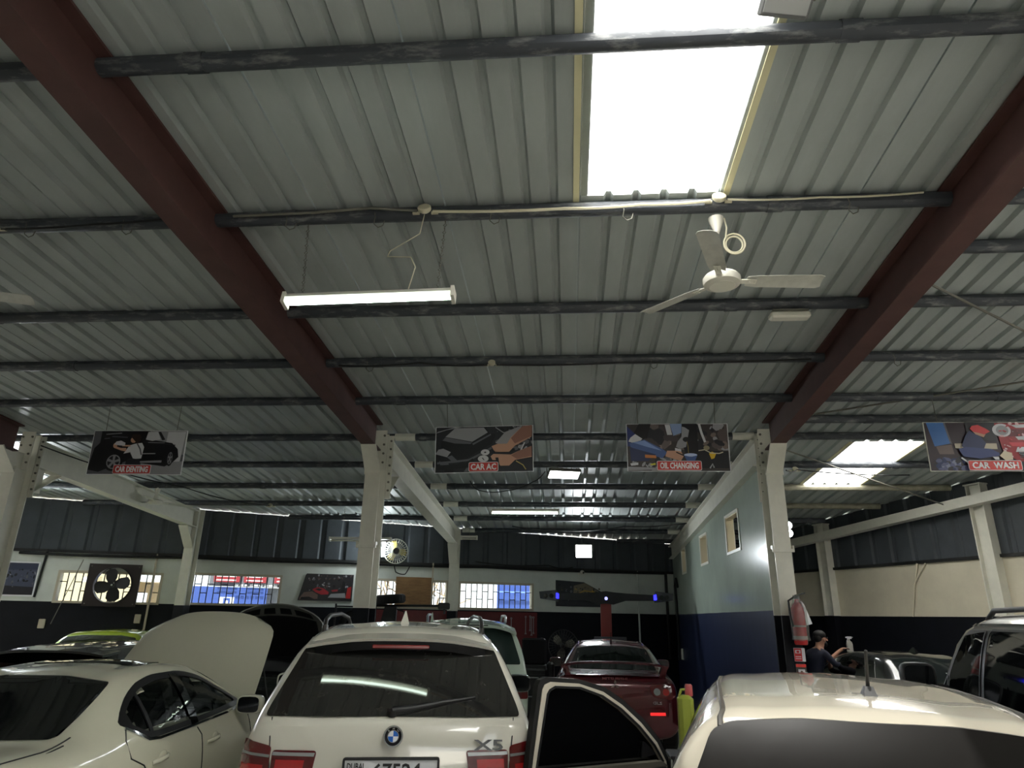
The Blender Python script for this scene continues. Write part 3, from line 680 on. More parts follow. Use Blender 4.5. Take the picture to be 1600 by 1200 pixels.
mb = MB(); mb.tube([(0,.08,-.07),(0,.12,0),(0,.08,.07)], .01, 6); mb.tube([(0,.12,0),(.02,.12,.62)], .01, 6); obj('bracket', mb, M_bolt, g)
def sconce(name, x0, x1, y, z, label):
    g = root(name, label, 'lamp', ((x0+x1)/2,y,z)); h = (x1-x0)/2
    mb = MB(); mb.bbox((-h,-.055,-.03),(h,.055,.03), .015); obj('cover', mb, M_plast, g)
    mb = MB(); mb.box((-h+.02,-.06,.03),(h-.02,.06,.045)); obj('base_plate', mb, M_bolt, g)
sconce('batten_lamp', 1.84, 2.19, 5.72, 4.39, 'short white cover lamp strapped under a purlin near the ceiling fan')
def ceiling_fan(loc, ztop, angs, label, r=.70, coil=False):
    g = root('ceiling_fan', label, 'fan', loc)
    mb = MB(); mb.lathe([(0,-.05),(.09,-.048),(.125,-.035),(.13,-.015),(.13,.01),(.115,.03),(.07,.045),(.03,.05),(0,.05)], 28); hub = obj('motor_housing', mb, M_plast, g, 35)
    mb = MB(); mb.lathe([(0,-.055),(.085,-.054),(.09,-.049)], 24); obj('trim_disc', mb, M_steel, hub, 30)
    mb = MB(); mb.tube([(0,0,.05),(0,0,ztop-loc[2])], .014, 8); obj('down_rod', mb, M_plast, g, 40)
    mb = MB(); mb.lathe([(.045,.05),(.04,.10),(.018,.14)], 14); obj('lower_cup', mb, M_plast, g, 40); mb = MB(); mb.lathe([(.018,ztop-loc[2]-.14),(.05,ztop-loc[2]-.05),(.055,ztop-loc[2]-.02)], 14); obj('canopy_cup', mb, M_plast, g, 40)
    for a in angs:
        mb = MB(); mt = Matrix.Rotation(a, 4, 'Z') @ Matrix.Rotation(R(-12), 4, 'X')
        prof = [(.17,.05),(.25,.062),(.45,.066),(r-.03,.07),(r,.055)]; vs = []
        for x, hw in prof:
            for t in (-1,-.4,.4,1): vs += [mt @ V((x, t*hw, -.012+.010*(1-t*t)))]
        n = len(vs); up = [v+V((0,0,.003)) for v in vs]; fs = []
        for i in range(len(prof)-1):
            for j in range(3):
                q = (i*4+j, i*4+j+1, i*4+j+5, i*4+j+4); fs += [q[::-1], tuple(n+k for k in q)]
        for i in range(len(prof)-1): fs += [(i*4,i*4+4,n+i*4+4,n+i*4),(i*4+3,n+i*4+3,n+i*4+7,i*4+7)]
        fs += [(0,n,n+1,1),(1,n+1,n+2,2),(2,n+2,n+3,3)]; e_ = (len(prof)-1)*4; fs += [(e_+k,e_+k+1,n+e_+k+1,n+e_+k) for k in range(3)]
        mb.add(vs+up, fs); bl = obj('blade', mb, mat('fan_blade_paint', (200,200,190), .4, noise=.15, scale=9), g, 30)
        mb = MB(); mb.box((.10,-.022,-.016),(.24,.022,-.009), 0, mt)
        for bx in (.19,.225): mb.ball(mt @ V((bx,0,-.018)), .007, 6)
        obj('blade_iron', mb, M_steel, bl)
    if coil:
        mb = MB()
        for k, rr in enumerate((.075,.06)):
            mb.tube([V((.12+rr*cos(t),.02+.01*k,.30+rr*1.1*sin(t))) for t in (2*pi*i/20 for i in range(20))], .007, 6, closed=True)
        mb.tube([(.06,.0,ztop-loc[2]-.02),(.07,.0,.42),(.06,.02,.34)], .006, 6); obj('spare_cable', mb, M_wcable, g, 40)
    return g
ceiling_fan((1.10,4.35,4.05), zr(4.35)-.11, (R(134),R(3),R(-109)), 'white three blade ceiling fan with a coiled spare cable', coil=True)
ceiling_fan((-4.92,4.33,4.12), zr(4.33)-.11, (R(20),R(140),R(262)), 'white ceiling fan cut off by the left picture edge')
ceiling_fan((-7.72,12.12,3.72), zr(12.18)-.11, (R(170),R(52),R(290)), 'distant ceiling fan above the exhaust fan window')
floodlight('floodlight', (1.09,2.56,4.65), .26, .2, R(10), R(55), 'grey unlit floodlight on the skylight edge at the top', False, arm=(-.05,.2,.12))
def jbox(x, y, z, label, r=.05):
    g = root('junction_box', label, 'junction box', (x,y,z))
    mb = MB(); mb.lathe([(0,0),(r*.85,.004),(r,.014),(r,.035),(r*.9,.04)], 18, 0, T(0,0,0,0,R(60))); obj('body', mb, M_wcable, g, 40)
    mb = MB(); mb.lathe([(0,-.006),(r*.6,-.005),(r*.65,.003)], 16, 0, T(0,0,0,0,R(60))); obj('screw_cap', mb, M_plast, g, 40)
    for sx in (-1, 1):
        mb = MB(); mb.tube([(sx*r*.9,.02,-.0),(sx*(r+.045),.02,.0)], .013, 8); obj('cable_gland', mb, M_wcable, g)
jbox(1.10, 4.22, 4.62, 'round cream junction box above the white fan coil')
jbox(-1.03, 4.22, 4.60, 'round cream junction box above the lit tube lamp')
jbox(-4.42, 4.20, 4.55, 'round cream junction box at the far left purlin')
jbox(-.80, 6.78, 4.36, 'small round junction box on the fourth purlin near the middle', .04)
jbox(-6.1, 13.5, 3.86, 'round junction box on the far left purlin below the dent board', .05)
jbox(3.55, 10.7, 4.03, 'junction box hanging by the small right skylight', .045)
def wire(name, pts, r, m, label, sag=0, cat='cable'):
    mb = MB(); mb.tube(cable(pts, sag), r, 5); return tag(obj(name, mb, m, None, 40), label, cat)
yq = 4.215
wire('cable', [(-2.5,yq,4.605),(-1.9,yq,4.615),(-1.45,yq,4.64),(-1.09,yq,4.605)], .011, mat('grey_cable', (110,108,98), .6), 'grey cable strapped along the purlin left of the tube lamp box')
wire('cable', [(-.97,yq,4.595),(0.0,yq,4.585),(.55,yq,4.60),(1.04,yq,4.615)], .012, M_wcable, 'cream cable running along the purlin below the skylight', .01)
wire('cable', [(1.16,yq,4.62),(1.8,yq,4.615),(2.5,yq,4.63)], .008, M_wcable, 'thin cream cable right of the fan junction box', .01)
wire('cable', [(-1.03,yq,4.57),(-1.06,yq+.02,4.42),(-1.28,yq+.05,4.30),(-1.30,yq+.06,4.26),(-1.12,yq+.04,4.24),(-1.09,yq+.08,4.18),(-1.14,4.33,4.02)], .004, M_wcable, 'thin twisted flex dropping to the lit tube lamp', 0)
wire('cable', [(-4.36,yq,4.55),(-3.6,yq,4.57),(-2.8,yq,4.62)], .010, M_cable, 'dark cable along the purlin at the left edge', .01)
wire('cable', [(-2.5,6.78,4.37),(-1.6,6.78,4.39),(-.85,6.78,4.355)], .010, M_cable, 'dark cable along the fourth purlin left of its box', .02)
wire('cable', [(-.75,6.78,4.355),(.6,6.78,4.365),(2.55,6.78,4.38)], .010, M_cable, 'dark cable along the fourth purlin right of its box', .015)
wire('cable', [(-7.9,9.3,4.1),(-6.9,11.6,3.9),(-6.1,13.45,3.87)], .010, M_cable, 'black cable sagging from the left frame to a far box', .06)
wire('cable', [(-.35,10.75,4.02),(-.55,10.8,3.86),(-1.0,10.85,3.72),(-1.45,10.9,3.74),(-1.6,10.95,3.9)], .008, M_cable, 'black looping cable left of the tilted floodlight', .03)
wire('cable', [(2.5,14.6,3.72),(1.2,14.7,3.66),(0,14.8,3.56),(-1.2,14.8,3.66)], .010, M_cable, 'black cable strung below the far roof in the middle bay', .03)
wire('cable', [(2.86,8.95,3.66),(3.55,10.6,4.02),(5.4,11.0,4.02)], .010, M_cable, 'dark cable crossing below the small right skylight', .03)
wire('brace_rod', [(2.8,9.05,4.0),(6.35,12.0,3.72)], .012, M_bolt, 'straight steel bracing rod below the small right skylight', 0, 'rod')
wire('brace_rod', [(2.8,8.9,4.33),(7.2,6.2,4.38)], .012, M_bolt, 'thin steel bracing rod rising to the right picture edge', 0, 'rod')
wire('brace_rod', [(2.8,4.95,4.32),(6.6,7.8,4.3)], .012, M_bolt, 'thin steel bracing rod falling from the right red rafter', 0, 'rod')
for k, (x, y) in enumerate(((-2.1,4.3),(-1.42,4.3),(-.55,4.3),(-3.4,4.3),(-4.2,4.3),(.42,4.3),(2.0,4.3),(-2.2,6.87),(.9,6.87),(3.4,6.87))):
    z = zr(y)-.105; mb = MB(); mb.tube([(x,y-.05,z+.05),(x+.01,y-.055,z),(x+.0,y-.04,z-.05),(x+.03,y-.03,z-.075),(x+.065,y-.03,z-.06),(x+.075,y-.03,z-.02)], .0035, 4)
    tag(obj('wire_hook', mb, M_bolt), 'bent wire hook hanging from '+['the purlin at the lamp chain','the purlin left of the lamp box','the purlin right of the lamp box','the purlin left of the red rafter','the purlin by the left edge box','the purlin below the skylight','the purlin right of the fan','the fourth purlin by the red rafter','the fourth purlin in the middle','the fourth purlin in the right bay'][k], 'hook')

# ------------------------------------------------------------------ things on the back wall
WROT = math.atan2(WE.y, WE.x)
def on_wall(x, off, z): p = WB(x, off, z); return (p.x, p.y, z)
# exhaust fan plate with round opening and four blades
xc, zc = -9.44, 2.27; g = root('exhaust_fan', 'square dark exhaust fan with four blades in the left window', 'fan', on_wall(xc,.10,zc), WROT)
pw_, ph, rr = .50, .42, .355
ca = math.atan2(ph, pw_); AN = sorted([2*pi*k/28 for k in range(28)]+[ca, pi-ca, pi+ca, 2*pi-ca]); n = len(AN); ring = [(rr*cos(a), rr*sin(a)) for a in AN]
def sq(k):
    a = AN[k]; c, s = cos(a), sin(a); m = max(abs(c)/pw_, abs(s)/ph); return (c/m, s/m)
mb = MB(); mb.frame([sq(k) for k in range(n)], ring, lambda a, b: (a,-.02,b), lambda a, b: (a,.0,b)); obj('mounting_plate', mb, mat('dark_brown_metal', (38,28,26), .5), g)
mb = MB(); mb.frame([(a*1.05,b*1.05) for a, b in ring], ring, lambda a, b: (a,-.05,b), lambda a, b: (a,.10,b)); obj('duct_ring', mb, mat('dark_brown_metal', (38,28,26)), g, 40)
for k in range(4):
    a = R(10+k*90+12); ol = [(1.22*a, 1.22*b) for a, b in ((.03,-.04),(.09,-.10),(.18,-.135),(.25,-.10),(.275,-.02),(.25,.05),(.14,.075),(.03,.05))]
    mb = MB(); mb.prism(ol, lambda u, v: (u*cos(a)-v*sin(a), -.02+v*.25, u*sin(a)+v*cos(a)), lambda u, v: (u*cos(a)-v*sin(a), -.014+v*.25, u*sin(a)+v*cos(a))); obj('blade', mb, M_dark, g)
mb = MB(); mb.lathe([(0,-.06),(.03,-.058),(.045,-.04),(.045,.06),(0,.06)], 14, 0, T(0,0,0,0,R(-90)) @ Matrix.Scale(-1,4,V((0,0,1)))); hb = obj('hub', mb, M_dark, g, 40)
mb = MB(); mb.ball((0,-.062,0), .02, 8); obj('hub_cap', mb, M_alu, hb, 40)
mb = MB()
for sgn in (-1, 1): mb.box((-rr,.05,sgn*.03-.008),(rr,.06,sgn*.03+.008))
for k in range(14): mb.box((-rr+.02,.03,.0+k*.02-.10),(-rr+.13,.036,.006+k*.02-.10))
obj('motor_bracket', mb, M_dark, g)
for sx in (-1,1):
    for sz in (-1,1):
        mb = MB(); mb.ball((sx*.45,-.022,sz*.37), .014, 6); obj('bolt', mb, M_bolt, g)
# plywood board in the third window
mb = MB(); wall_box(mb, -3.93, -3.12, 1.99, 2.62, .02, .06); tag(obj('plywood_board', mb, M_wood), 'brown plywood board covering part of the third window', 'board')
mb = MB(); wall_box(mb, -3.16, -3.13, 1.95, 2.95, .02, .085); tag(obj('wooden_stick', mb, M_frame), 'thin pale stick leaning beside the plywood board', 'stick')
# posters
def wall_poster(xa, xb, za, zb_, polys, label, ol=None, border=0):
    w = (xb-xa)/WE.x; h = zb_-za; g = root('wall_poster', label, 'poster', on_wall((xa+xb)/2,.02,(za+zb_)/2), WROT)
    mb = MB(); mb.box((-w/2-border,.0,-h/2-border),(w/2+border,.014,h/2+border)); 
    if not ol: obj('backing_board', mb, M_board, g)
    else:
        mb = MB(); mb.prism([((u-.5)*w,(v-.5)*h) for u, v in ol], lambda a, b: (a,0,b), lambda a, b: (a,.014,b)); obj('backing_board', mb, M_dark, g)
    art_sheet(g, w, h, polys)
showroom = [((40,38,42), [(.12,1),(.1,.95),(.0,.0),(1,0),(1,1)])] + blobs(60,.15,.97,.35,.95,[BK,DK,GY,LG,(90,70,68)],.02,.07,31) + [((110,88,80), [(.03,.1),(.1,.3),(.25,.34),(.36,.22),(.36,.06),(.02,.02)]), (BK, [(.06,.12),(.2,.14),(.3,.06),(.05,.03)]), ((165,30,45), [(.25,.42),(.34,.5),(.45,.46),(.56,.32),(.55,.24),(.42,.22),(.3,.32)]), (BK, [(.3,.42),(.36,.46),(.44,.42),(.38,.36)]), (LG, [(.55,.12),(.88,.12),(.86,.3),(.6,.26)]), (BK, [(.78,.35),(.85,.35),(.86,.7),(.8,.75)]), ((175,35,35), [(.88,.1),(.97,.1),(.97,.55),(.9,.5)]), ((150,40,50), [(.6,.4),(.72,.44),(.72,.36),(.62,.34)])]
wall_poster(-5.93, -4.83, 2.06, 2.63, showroom, 'wall poster of parked cars in a dark showroom beside the column', [(.14,1),(.1,.95),(.0,.02),(1,0),(1,.98)])
wall_poster(-.30, .83, 2.06, 2.66, [(DK, [(0,0),(1,0),(1,.55),(.95,.62),(.6,.95),(0,1)])]+blobs(40,.02,.34,.2,.85,[BK,GY,(70,62,56),DK],.02,.07,37)+[((120,108,88), [(.36,.3),(.38,.8),(.62,.92),(.9,.62),(.97,.5),(.97,.3)])]+blobs(40,.4,.94,.3,.75,[BK,(190,150,60),(90,80,70),DK],.01,.06,41)+[((190,150,50), ln([(.42,.45),(.6,.62),(.9,.55)],.03)),((190,150,50), ln([(.42,.35),(.7,.42),(.95,.4)],.03))], 'wall poster of a workshop hidden partly by the alignment beam', [(0,0),(1,0),(1,.55),(.95,.62),(.6,.95),(0,1)])
wall_poster(-11.75, -10.83, 2.04, 2.66, [((72,78,98), [(0,0),(1,0),(1,1),(0,1)]), ((50,56,80), [(0,.75),(1,.8),(1,1),(0,1)]), (DK, [(0,0),(1,0),(1,.25),(0,.3)])]+blobs(50,.05,.98,.2,.8,[DK,GY,(90,96,120),BK,LG],.02,.08,43)+[(BK, [(.22,.0),(.24,.4),(.18,.6),(.26,.74),(.36,.7),(.44,.66),(.48,.6),(.4,.55),(.42,.0)])], 'wall poster of a dark figure in a workshop at the left edge', None, .03)
# wall fan with lamp on the cladding
g = root('wall_fan', 'round caged wall fan high on the cladding behind the column', 'fan', on_wall(-4.0,.30,3.16), WROT)
rf = .27
mb = MB()
for k in range(28):
    a = 2*pi*k/28; mb.tube([(.05*cos(a),-.11,.05*sin(a)),(.18*cos(a),-.11,.18*sin(a)),(rf*cos(a),-.04,rf*sin(a)),(.2*cos(a),.03,.2*sin(a))], .0035, 4)
for r_ in (.1,.19): mb.tube([(r_*cos(2*pi*i/24),-.112,r_*sin(2*pi*i/24)) for i in range(24)], .003, 4, closed=True)
mb.tube([(rf*cos(2*pi*i/32),-.04,rf*sin(2*pi*i/32)) for i in range(32)], .009, 6, closed=True); obj('wire_cage', mb, M_steel, g, 40)
mb = MB()
for k in range(3):
    a = 2*pi*k/3; ol = [(.03,-.02),(.12,-.09),(.21,-.1),(.24,-.02),(.2,.06),(.08,.05)]
    mb.prism(ol, lambda u, v: (u*cos(a)-v*sin(a),-.06+v*.3,u*sin(a)+v*cos(a)), lambda u, v: (u*cos(a)-v*sin(a),-.055+v*.3,u*sin(a)+v*cos(a)))
obj('fan_blades', mb, mat('amber_blade', (180,165,95), .3), g)
mb = MB(); mb.lathe([(0,-.07),(.05,-.065),(.07,-.02),(.07,.12),(0,.12)], 16, 0, T(0,0,0,0,R(-90)) @ Matrix.Scale(-1,4,V((0,0,1)))); mb.tube([(0,.1,0),(0,.28,-.02)], .025, 8); obj('motor', mb, M_dark, g, 40)
tb = MB(); tb.tube([(-4.22,0,0),(-4.22,0,.28)], .03, 8); p_ = WB(-4.28,.36,3.06); place(tb, Matrix.Translation((p_.x+4.22,p_.y,p_.z)))
g2 = root('vertical_lamp', 'bright upright lamp at the left rim of the wall fan', 'lamp', (0,0,0)); obj('glowing_tube', tb, mat('work_lamp_glow', (240,252,255), .4, emit=200.0*LAMP), g2)
tb = MB(); tb.box((p_.x-.04,p_.y+.03,p_.z-.03),(p_.x+.04,p_.y+.06,p_.z+.31)); tb.tube([(p_.x,p_.y+.05,p_.z+.1),(p_.x-.1,p_.y+.33,p_.z+.1)],.012,6); obj('backplate', tb, M_plast, g2)
# camera
g = root('security_camera', 'small white dome camera above the alignment beam poster', 'camera', on_wall(.30,.0,2.86), WROT)
mb = MB(); mb.box((-.06,-.03,-.06),(.06,0,.06)); obj('mount', mb, M_plast, g); mb = MB(); mb.ball((.02,-.08,-.005), .055, 12); obj('dome', mb, M_plast, g, 40); mb = MB(); mb.ball((.035,-.125,-.015), .026, 8); obj('lens', mb, M_dark, g, 40)
# conduits and cables on the walls
for k, (x, za, zb_) in enumerate(((-10.78,2.0,2.95),(1.72,1.0,2.93),(2.45,.9,2.95),(-8.75,1.3,2.93))):
    mb = MB(); a, b = WB(x,.03,za), WB(x+(.05 if k == 0 else 0),.03,zb_); mb.tube([a,b], .022 if k != 2 else .035, 8)
    tag(obj('conduit', mb, [M_cable, M_white, M_cable, M_frame][k], None, 40), ['black cable bundle beside the left edge poster','white conduit on the wall right of the alignment beam','thick black pipe in the corner by the partition','pale pipe leaning on the wall beside the exhaust fan'][k], 'pipe')
wire('cable', [WB(-11.2,.06,2.86),WB(-8,.06,2.88),WB(-5,.06,2.89),WB(-2,.06,2.9),WB(2.4,.06,2.9)], .03, M_cable, 'thick black cable run along the foot of the back cladding', .02)
wire('cable', [WB(-4.0,.05,2.9),WB(-3.95,.08,2.72),WB(-3.75,.08,2.68),WB(-3.65,.05,2.88)], .012, M_cable, 'black cable loop hanging above the plywood board window', .02)
wire('cable', [WB(-2.2,.08,3.02),WB(-.5,.08,3.0),WB(.1,.08,2.97)], .012, M_cable, 'black cable sagging across the cladding right of the rear column', .05)
wire('pull_cord', [WB(-9.98,.32,2.75),WB(-10.3,.32,1.5)], .008, mat('grey_cable', (110,108,98)), 'pale cord slanting down below the exhaust fan', 0, 'cord')
mb = MB(); mb.tube([(PX-.03,17.2,2.55),(PX-.03,17.4,2.75),(PX-.03,17.6,2.6),(PX-.03,17.5,2.2),(PX-.03,17.5,.9)], .03, 8); tag(obj('cable', mb, M_cable, None, 40), 'thick black cable bending down the far end of the partition', 'cable')
mb = MB(); mb.tube([RB(5.5,.03,ZD),RB(5.62,.03,2.4),RB(5.78,.03,2.84)], .018, 8); mb.tube([RB(5.66,.03,2.5),RB(5.95,.03,2.84)], .012, 8); tag(obj('conduit', mb, M_cream, None, 40), 'cream conduit with a branch on the right wall', 'pipe')
for k, (x, z) in enumerate(((-10.55,1.5),(-8.9,1.62))):
    mb = MB(); q = T(*on_wall(x,.01,z), WROT); mb.bbox((-.06,-.03,-.09),(.06,.01,.09), .01, 0, q); mb.box((-.02,-.036,-.02),(.02,-.03,.03), 0, q)
    tag(obj('wall_socket', mb, M_frame), ['pale socket box on the dark wall below the left poster','pale socket box at the foot of the far left column'][k], 'socket')
mb = MB(); q = T(2.655,17.1,1.05,R(-90)); mb.bbox((-.08,-.04,-.12),(.08,.0,.12), .01, 0, q); mb.box((-.03,-.05,-.02),(.03,-.04,.05), 0, q); tag(obj('wall_socket', mb, M_plast), 'white switch box low on the navy partition', 'socket')
# red tool board with spanners
g = root('tool_board', 'dark red tool board on the wall below the barred windows', 'board')
mb = MB(); wall_box(mb, -4.35, -.75, .6, 1.90, .03, .05); obj('panel', mb, mat('tool_board_red', (105,24,28), .45, noise=.2), g)
for k, (x, z, l) in enumerate(((-1.02,1.62,.34),(-.92,1.66,.28),(-.885,1.60,.36),(-.84,1.62,.32),(-1.35,1.6,.3))):
    mb = MB(); q = T(*on_wall(x,.07,z), WROT); mb.box((-.008,-.008,-l/2),(.008,.0,l/2), 0, q)
    n = 12; o_ = [(.022*cos(2*pi*i/n), .022*sin(2*pi*i/n)) for i in range(n)]; i_ = [(a*.55,b*.55) for a, b in o_]
    mb.frame(o_, i_, lambda a, b: q @ V((a,-.009,b+l/2+.015)), lambda a, b: q @ V((a,.0,b+l/2+.015)))
    mb.prism([(-.02,-l/2-.03),(-.008,-l/2-.03),(-.006,-l/2-.01),(.006,-l/2-.01),(.008,-l/2-.03),(.02,-l/2-.03),(.02,-l/2),(-.02,-l/2)], lambda a, b: q @ V((a,-.009,b)), lambda a, b: q @ V((a,.0,b)))
    tag(obj('spanner', mb, M_alu), ['steel spanner hung alone left of the cluster','shortest spanner of the cluster on the red board','longest spanner of the cluster on the red board','rightmost spanner of the cluster on the red board','spare spanner hung furthest left on the red board'][k], 'spanner', 'spanners on the red board')
# wheel alignment machine
g = root('wheel_aligner', 'black wheel alignment camera beam on a red post', 'machine', (.80,15.2,0), R(2))
mb = MB()
for sx in (-1,1):
    pts = [(0,.13,-.12),(.16,.11,-.14),(.42,.09,-.06),(1.05,.065,-.05)]
    prv = None
    for x, t, b in pts:
        cur = [(sx*x,-.09,2.22+b),(sx*x,.09,2.22+b),(sx*x,.07,2.22+t*.8),(sx*x,-.05,2.22+t)]
        if prv: mb.hexa(prv, cur)
        prv = cur
obj('beam', mb, M_dark, g)
for sx in (-1,1):
    mb = MB(); mb.hexa([(sx*1.04,-.12,2.13),(sx*1.04,.10,2.13),(sx*1.04,.08,2.34),(sx*1.04,-.08,2.36)], [(sx*1.40,-.09,2.18),(sx*1.40,.06,2.18),(sx*1.42,.04,2.30),(sx*1.42,-.05,2.32)])
    p = obj('camera_pod', mb, mat('pod_grey', (52,52,58), .3), g)
    for q in (1.16, 1.28):
        l_ = MB(); l_.lathe([(0,-.015),(.035,-.012),(.045,.01)], 12, 0, T(sx*q,-.115,2.235,0,R(-90)) @ Matrix.Scale(-1,4,V((0,0,1)))); obj('camera_eye', l_, M_tint, p, 40)
    mb = MB(); mb.hexa([(sx*1.0,-.096,2.18),(sx*1.05,-.13,2.18),(sx*1.05,-.10,2.30),(sx*1.0,-.09,2.28)], [(sx*1.02,-.100,2.18),(sx*1.06,-.134,2.19),(sx*1.06,-.104,2.29),(sx*1.02,-.094,2.28)]); obj('indicator_light', mb, M_blue, g)
mb = MB(); mb.lathe([(0,-.012),(.03,-.01),(.034,.0)], 14, 0, T(0,-.095,2.20,0,R(-90)) @ Matrix.Scale(-1,4,V((0,0,1)))); obj('round_badge', mb, mat('badge_glow', (170,170,255), .3, emit=1.2), g)
mb = MB(); mb.box((-.11,-.02,.1),(.11,.10,2.12)); mb.box((-.30,-.25,0),(.30,.35,.12)); obj('post', mb, mat('aligner_red', (138,50,44), .4), g)
mb = MB(); mb.box((-.55,-.22,1.12),(.1,-.02,1.14)); mb.hexa([(-.30,-.20,1.14),(.42,-.20,1.14),(.42,-.16,1.14),(-.30,-.16,1.14)], [(-.26,-.08,1.44),(.40,-.08,1.44),(.40,-.04,1.44),(-.26,-.04,1.44)]); obj('monitor_shelf', mb, mat('shelf_grey', (70,70,74), .35), g)
mb = MB(); mb.box((-.14,-.24,1.14),(-.06,-.1,1.38)); obj('target_clamp', mb, M_alu, g)
# tyre changer with tyre on it
g = root('tyre_changer', 'black tyre changing machine with a long horizontal arm', 'machine', (-3.32,13.0,0), R(8))
mb = MB(); mb.bbox((-.45,-.4,0),(.45,.45,.75), .04); mb.bbox((-.16,-.1,.75),(.16,.2,1.35), .03); mb.hexa([(-.22,-.08,1.3),(.12,-.08,1.3),(.12,.12,1.3),(-.22,.12,1.3)], [(-.08,-.08,1.93),(.14,-.08,1.93),(.14,.12,1.93),(-.08,.12,1.93)]); obj('body', mb, M_dark, g, 30)
mb = MB(); mb.tube([(-.55,.02,1.945),(1.12,.02,1.965)], .022, 8); mb.bbox((.9,-.05,1.90),(1.12,.09,2.02), .02); mb.tube([(1.02,.02,1.9),(1.02,.02,1.82)], .02, 8); obj('swing_arm', mb, M_dark, g, 30)
mb = MB(); mb.tube(cable([(.1,-.02,1.9),(.28,-.06,1.85),(.34,-.06,1.65),(.18,-.05,1.4)]), .014, 6); obj('air_hose', mb, M_cable, g, 40)
def tyre_mb(ro, ri, w):
    h = w/2; mb = MB()
    mb.lathe([(ri,-h*.7),(ri+.02,-h*.95),(ro-.05,-h),(ro-.015,-h*.85),(ro,-h*.6),(ro,h*.6),(ro-.015,h*.85),(ro-.05,h),(ri+.02,h*.95),(ri,h*.7),(ri,-h*.7)], 28)
    n = 28
    for k in range(n):
        a = 2*pi*k/n; m = Matrix.Rotation(a,4,'Z'); mb.box((ro-.002,-.014,-h*.55),(ro+.005,.014,h*.55), 0, m)
    return mb
t_ = place(tyre_mb(.28,.19,.17), T(-3.33,13.05,2.065,0,R(2),R(-4))); tag(obj('tyre', t_, M_rub, None, 40), 'black tyre lying flat on top of the tyre changer', 'tyre')
t_ = place(tyre_mb(.34,.2,.22), T(-4.6,15.1,1.54,R(18),R(86))); 
g = root('tyre_rack', 'dark stack stand of tyres beside the left middle column', 'rack', (-4.6,15.1,0), R(18))
mb = MB(); mb.box((-.44,-.16,0),(-.40,.16,2.0)); mb.box((.40,-.16,0),(.44,.16,2.0))
for z in (1.165,1.93,.5): mb.box((-.44,-.16,z),(.44,.16,z+.03))
obj('frame', mb, M_dark, g)
tag(obj('tyre', t_, M_rub, None, 40), 'black tyre standing upright in the rack by the column', 'tyre')
# drum fan on stand
g = root('pedestal_fan', 'large black caged fan on a stand near the maroon car', 'fan', (-.11,14.75,0), R(-6))
rf = .305; zc = 1.257; mb = MB()
for k in range(30):
    a = 2*pi*k/30; mb.tube([(.05*cos(a),-.12,zc+.05*sin(a)),(.2*cos(a),-.11,zc+.2*sin(a)),(rf*cos(a),-.03,zc+rf*sin(a)),(.2*cos(a),.06,zc+.2*sin(a)),(.06*cos(a),.07,zc+.06*sin(a))], .004, 4)
for r_ in (.09,.15,.21): mb.tube([(r_*cos(2*pi*i/28),-.115,zc+r_*sin(2*pi*i/28)) for i in range(28)], .003, 4, closed=True)
mb.tube([(rf*cos(2*pi*i/32),-.03,zc+rf*sin(2*pi*i/32)) for i in range(32)], .011, 6, closed=True); obj('wire_cage', mb, mat('fan_black', (30,30,32), .35, metal=.3), g, 40)
for k in range(3):
    a = 2*pi*k/3+.4; mb = MB(); ol = [(.03,-.02),(.12,-.09),(.22,-.1),(.25,-.02),(.21,.06),(.08,.05)]
    mb.prism(ol, lambda u, v: (u*cos(a)-v*sin(a),-.03+v*.3,zc+u*sin(a)+v*cos(a)), lambda u, v: (u*cos(a)-v*sin(a),-.024+v*.3,zc+u*sin(a)+v*cos(a))); obj('blade', mb, M_bolt, g)
mb = MB(); mb.tube([(0,.05,zc),(0,.2,zc)], .075, 14); mb.ball((0,-.115,zc), .05, 10); obj('motor', mb, M_dark, g, 40)
mb = MB(); mb.tube([(0,.14,zc-.05),(0,.14,.06)], .028, 10); mb.lathe([(.26,0),(.26,.03),(.05,.07),(.03,.1)], 20, 0, T(0,.14,0)); obj('stand', mb, M_dark, g, 40)
# control cabinet with screen
g = root('machine_cabinet', 'black machine cabinet with screen hood left of the caged fan', 'cabinet', (-.60,12.9,0), R(0))
mb = MB(); mb.bbox((-.22,-.25,0),(.22,.28,.95), .03); mb.box((-.2,-.2,.95),(.2,.2,1.0)); obj('body', mb, M_dark, g)
mb = MB(); mb.bbox((-.23,-.05,1.0),(.20,.06,1.44), .03); obj('monitor', mb, mat('monitor_black', (16,16,18), .6, spec=.2), g)
mb = MB(); mb.bbox((.22,-.2,.6),(.34,.2,1.05), .03); obj('side_tray', mb, M_dark, g)
for z in (.3,.6):
    mb = MB(); mb.box((-.19,-.262,z),(.19,-.25,z+.26)); d = obj('drawer', mb, M_dark, g); mb = MB(); mb.box((-.1,-.275,z+.2),(.08,-.262,z+.215)); obj('handle', mb, M_alu, d)

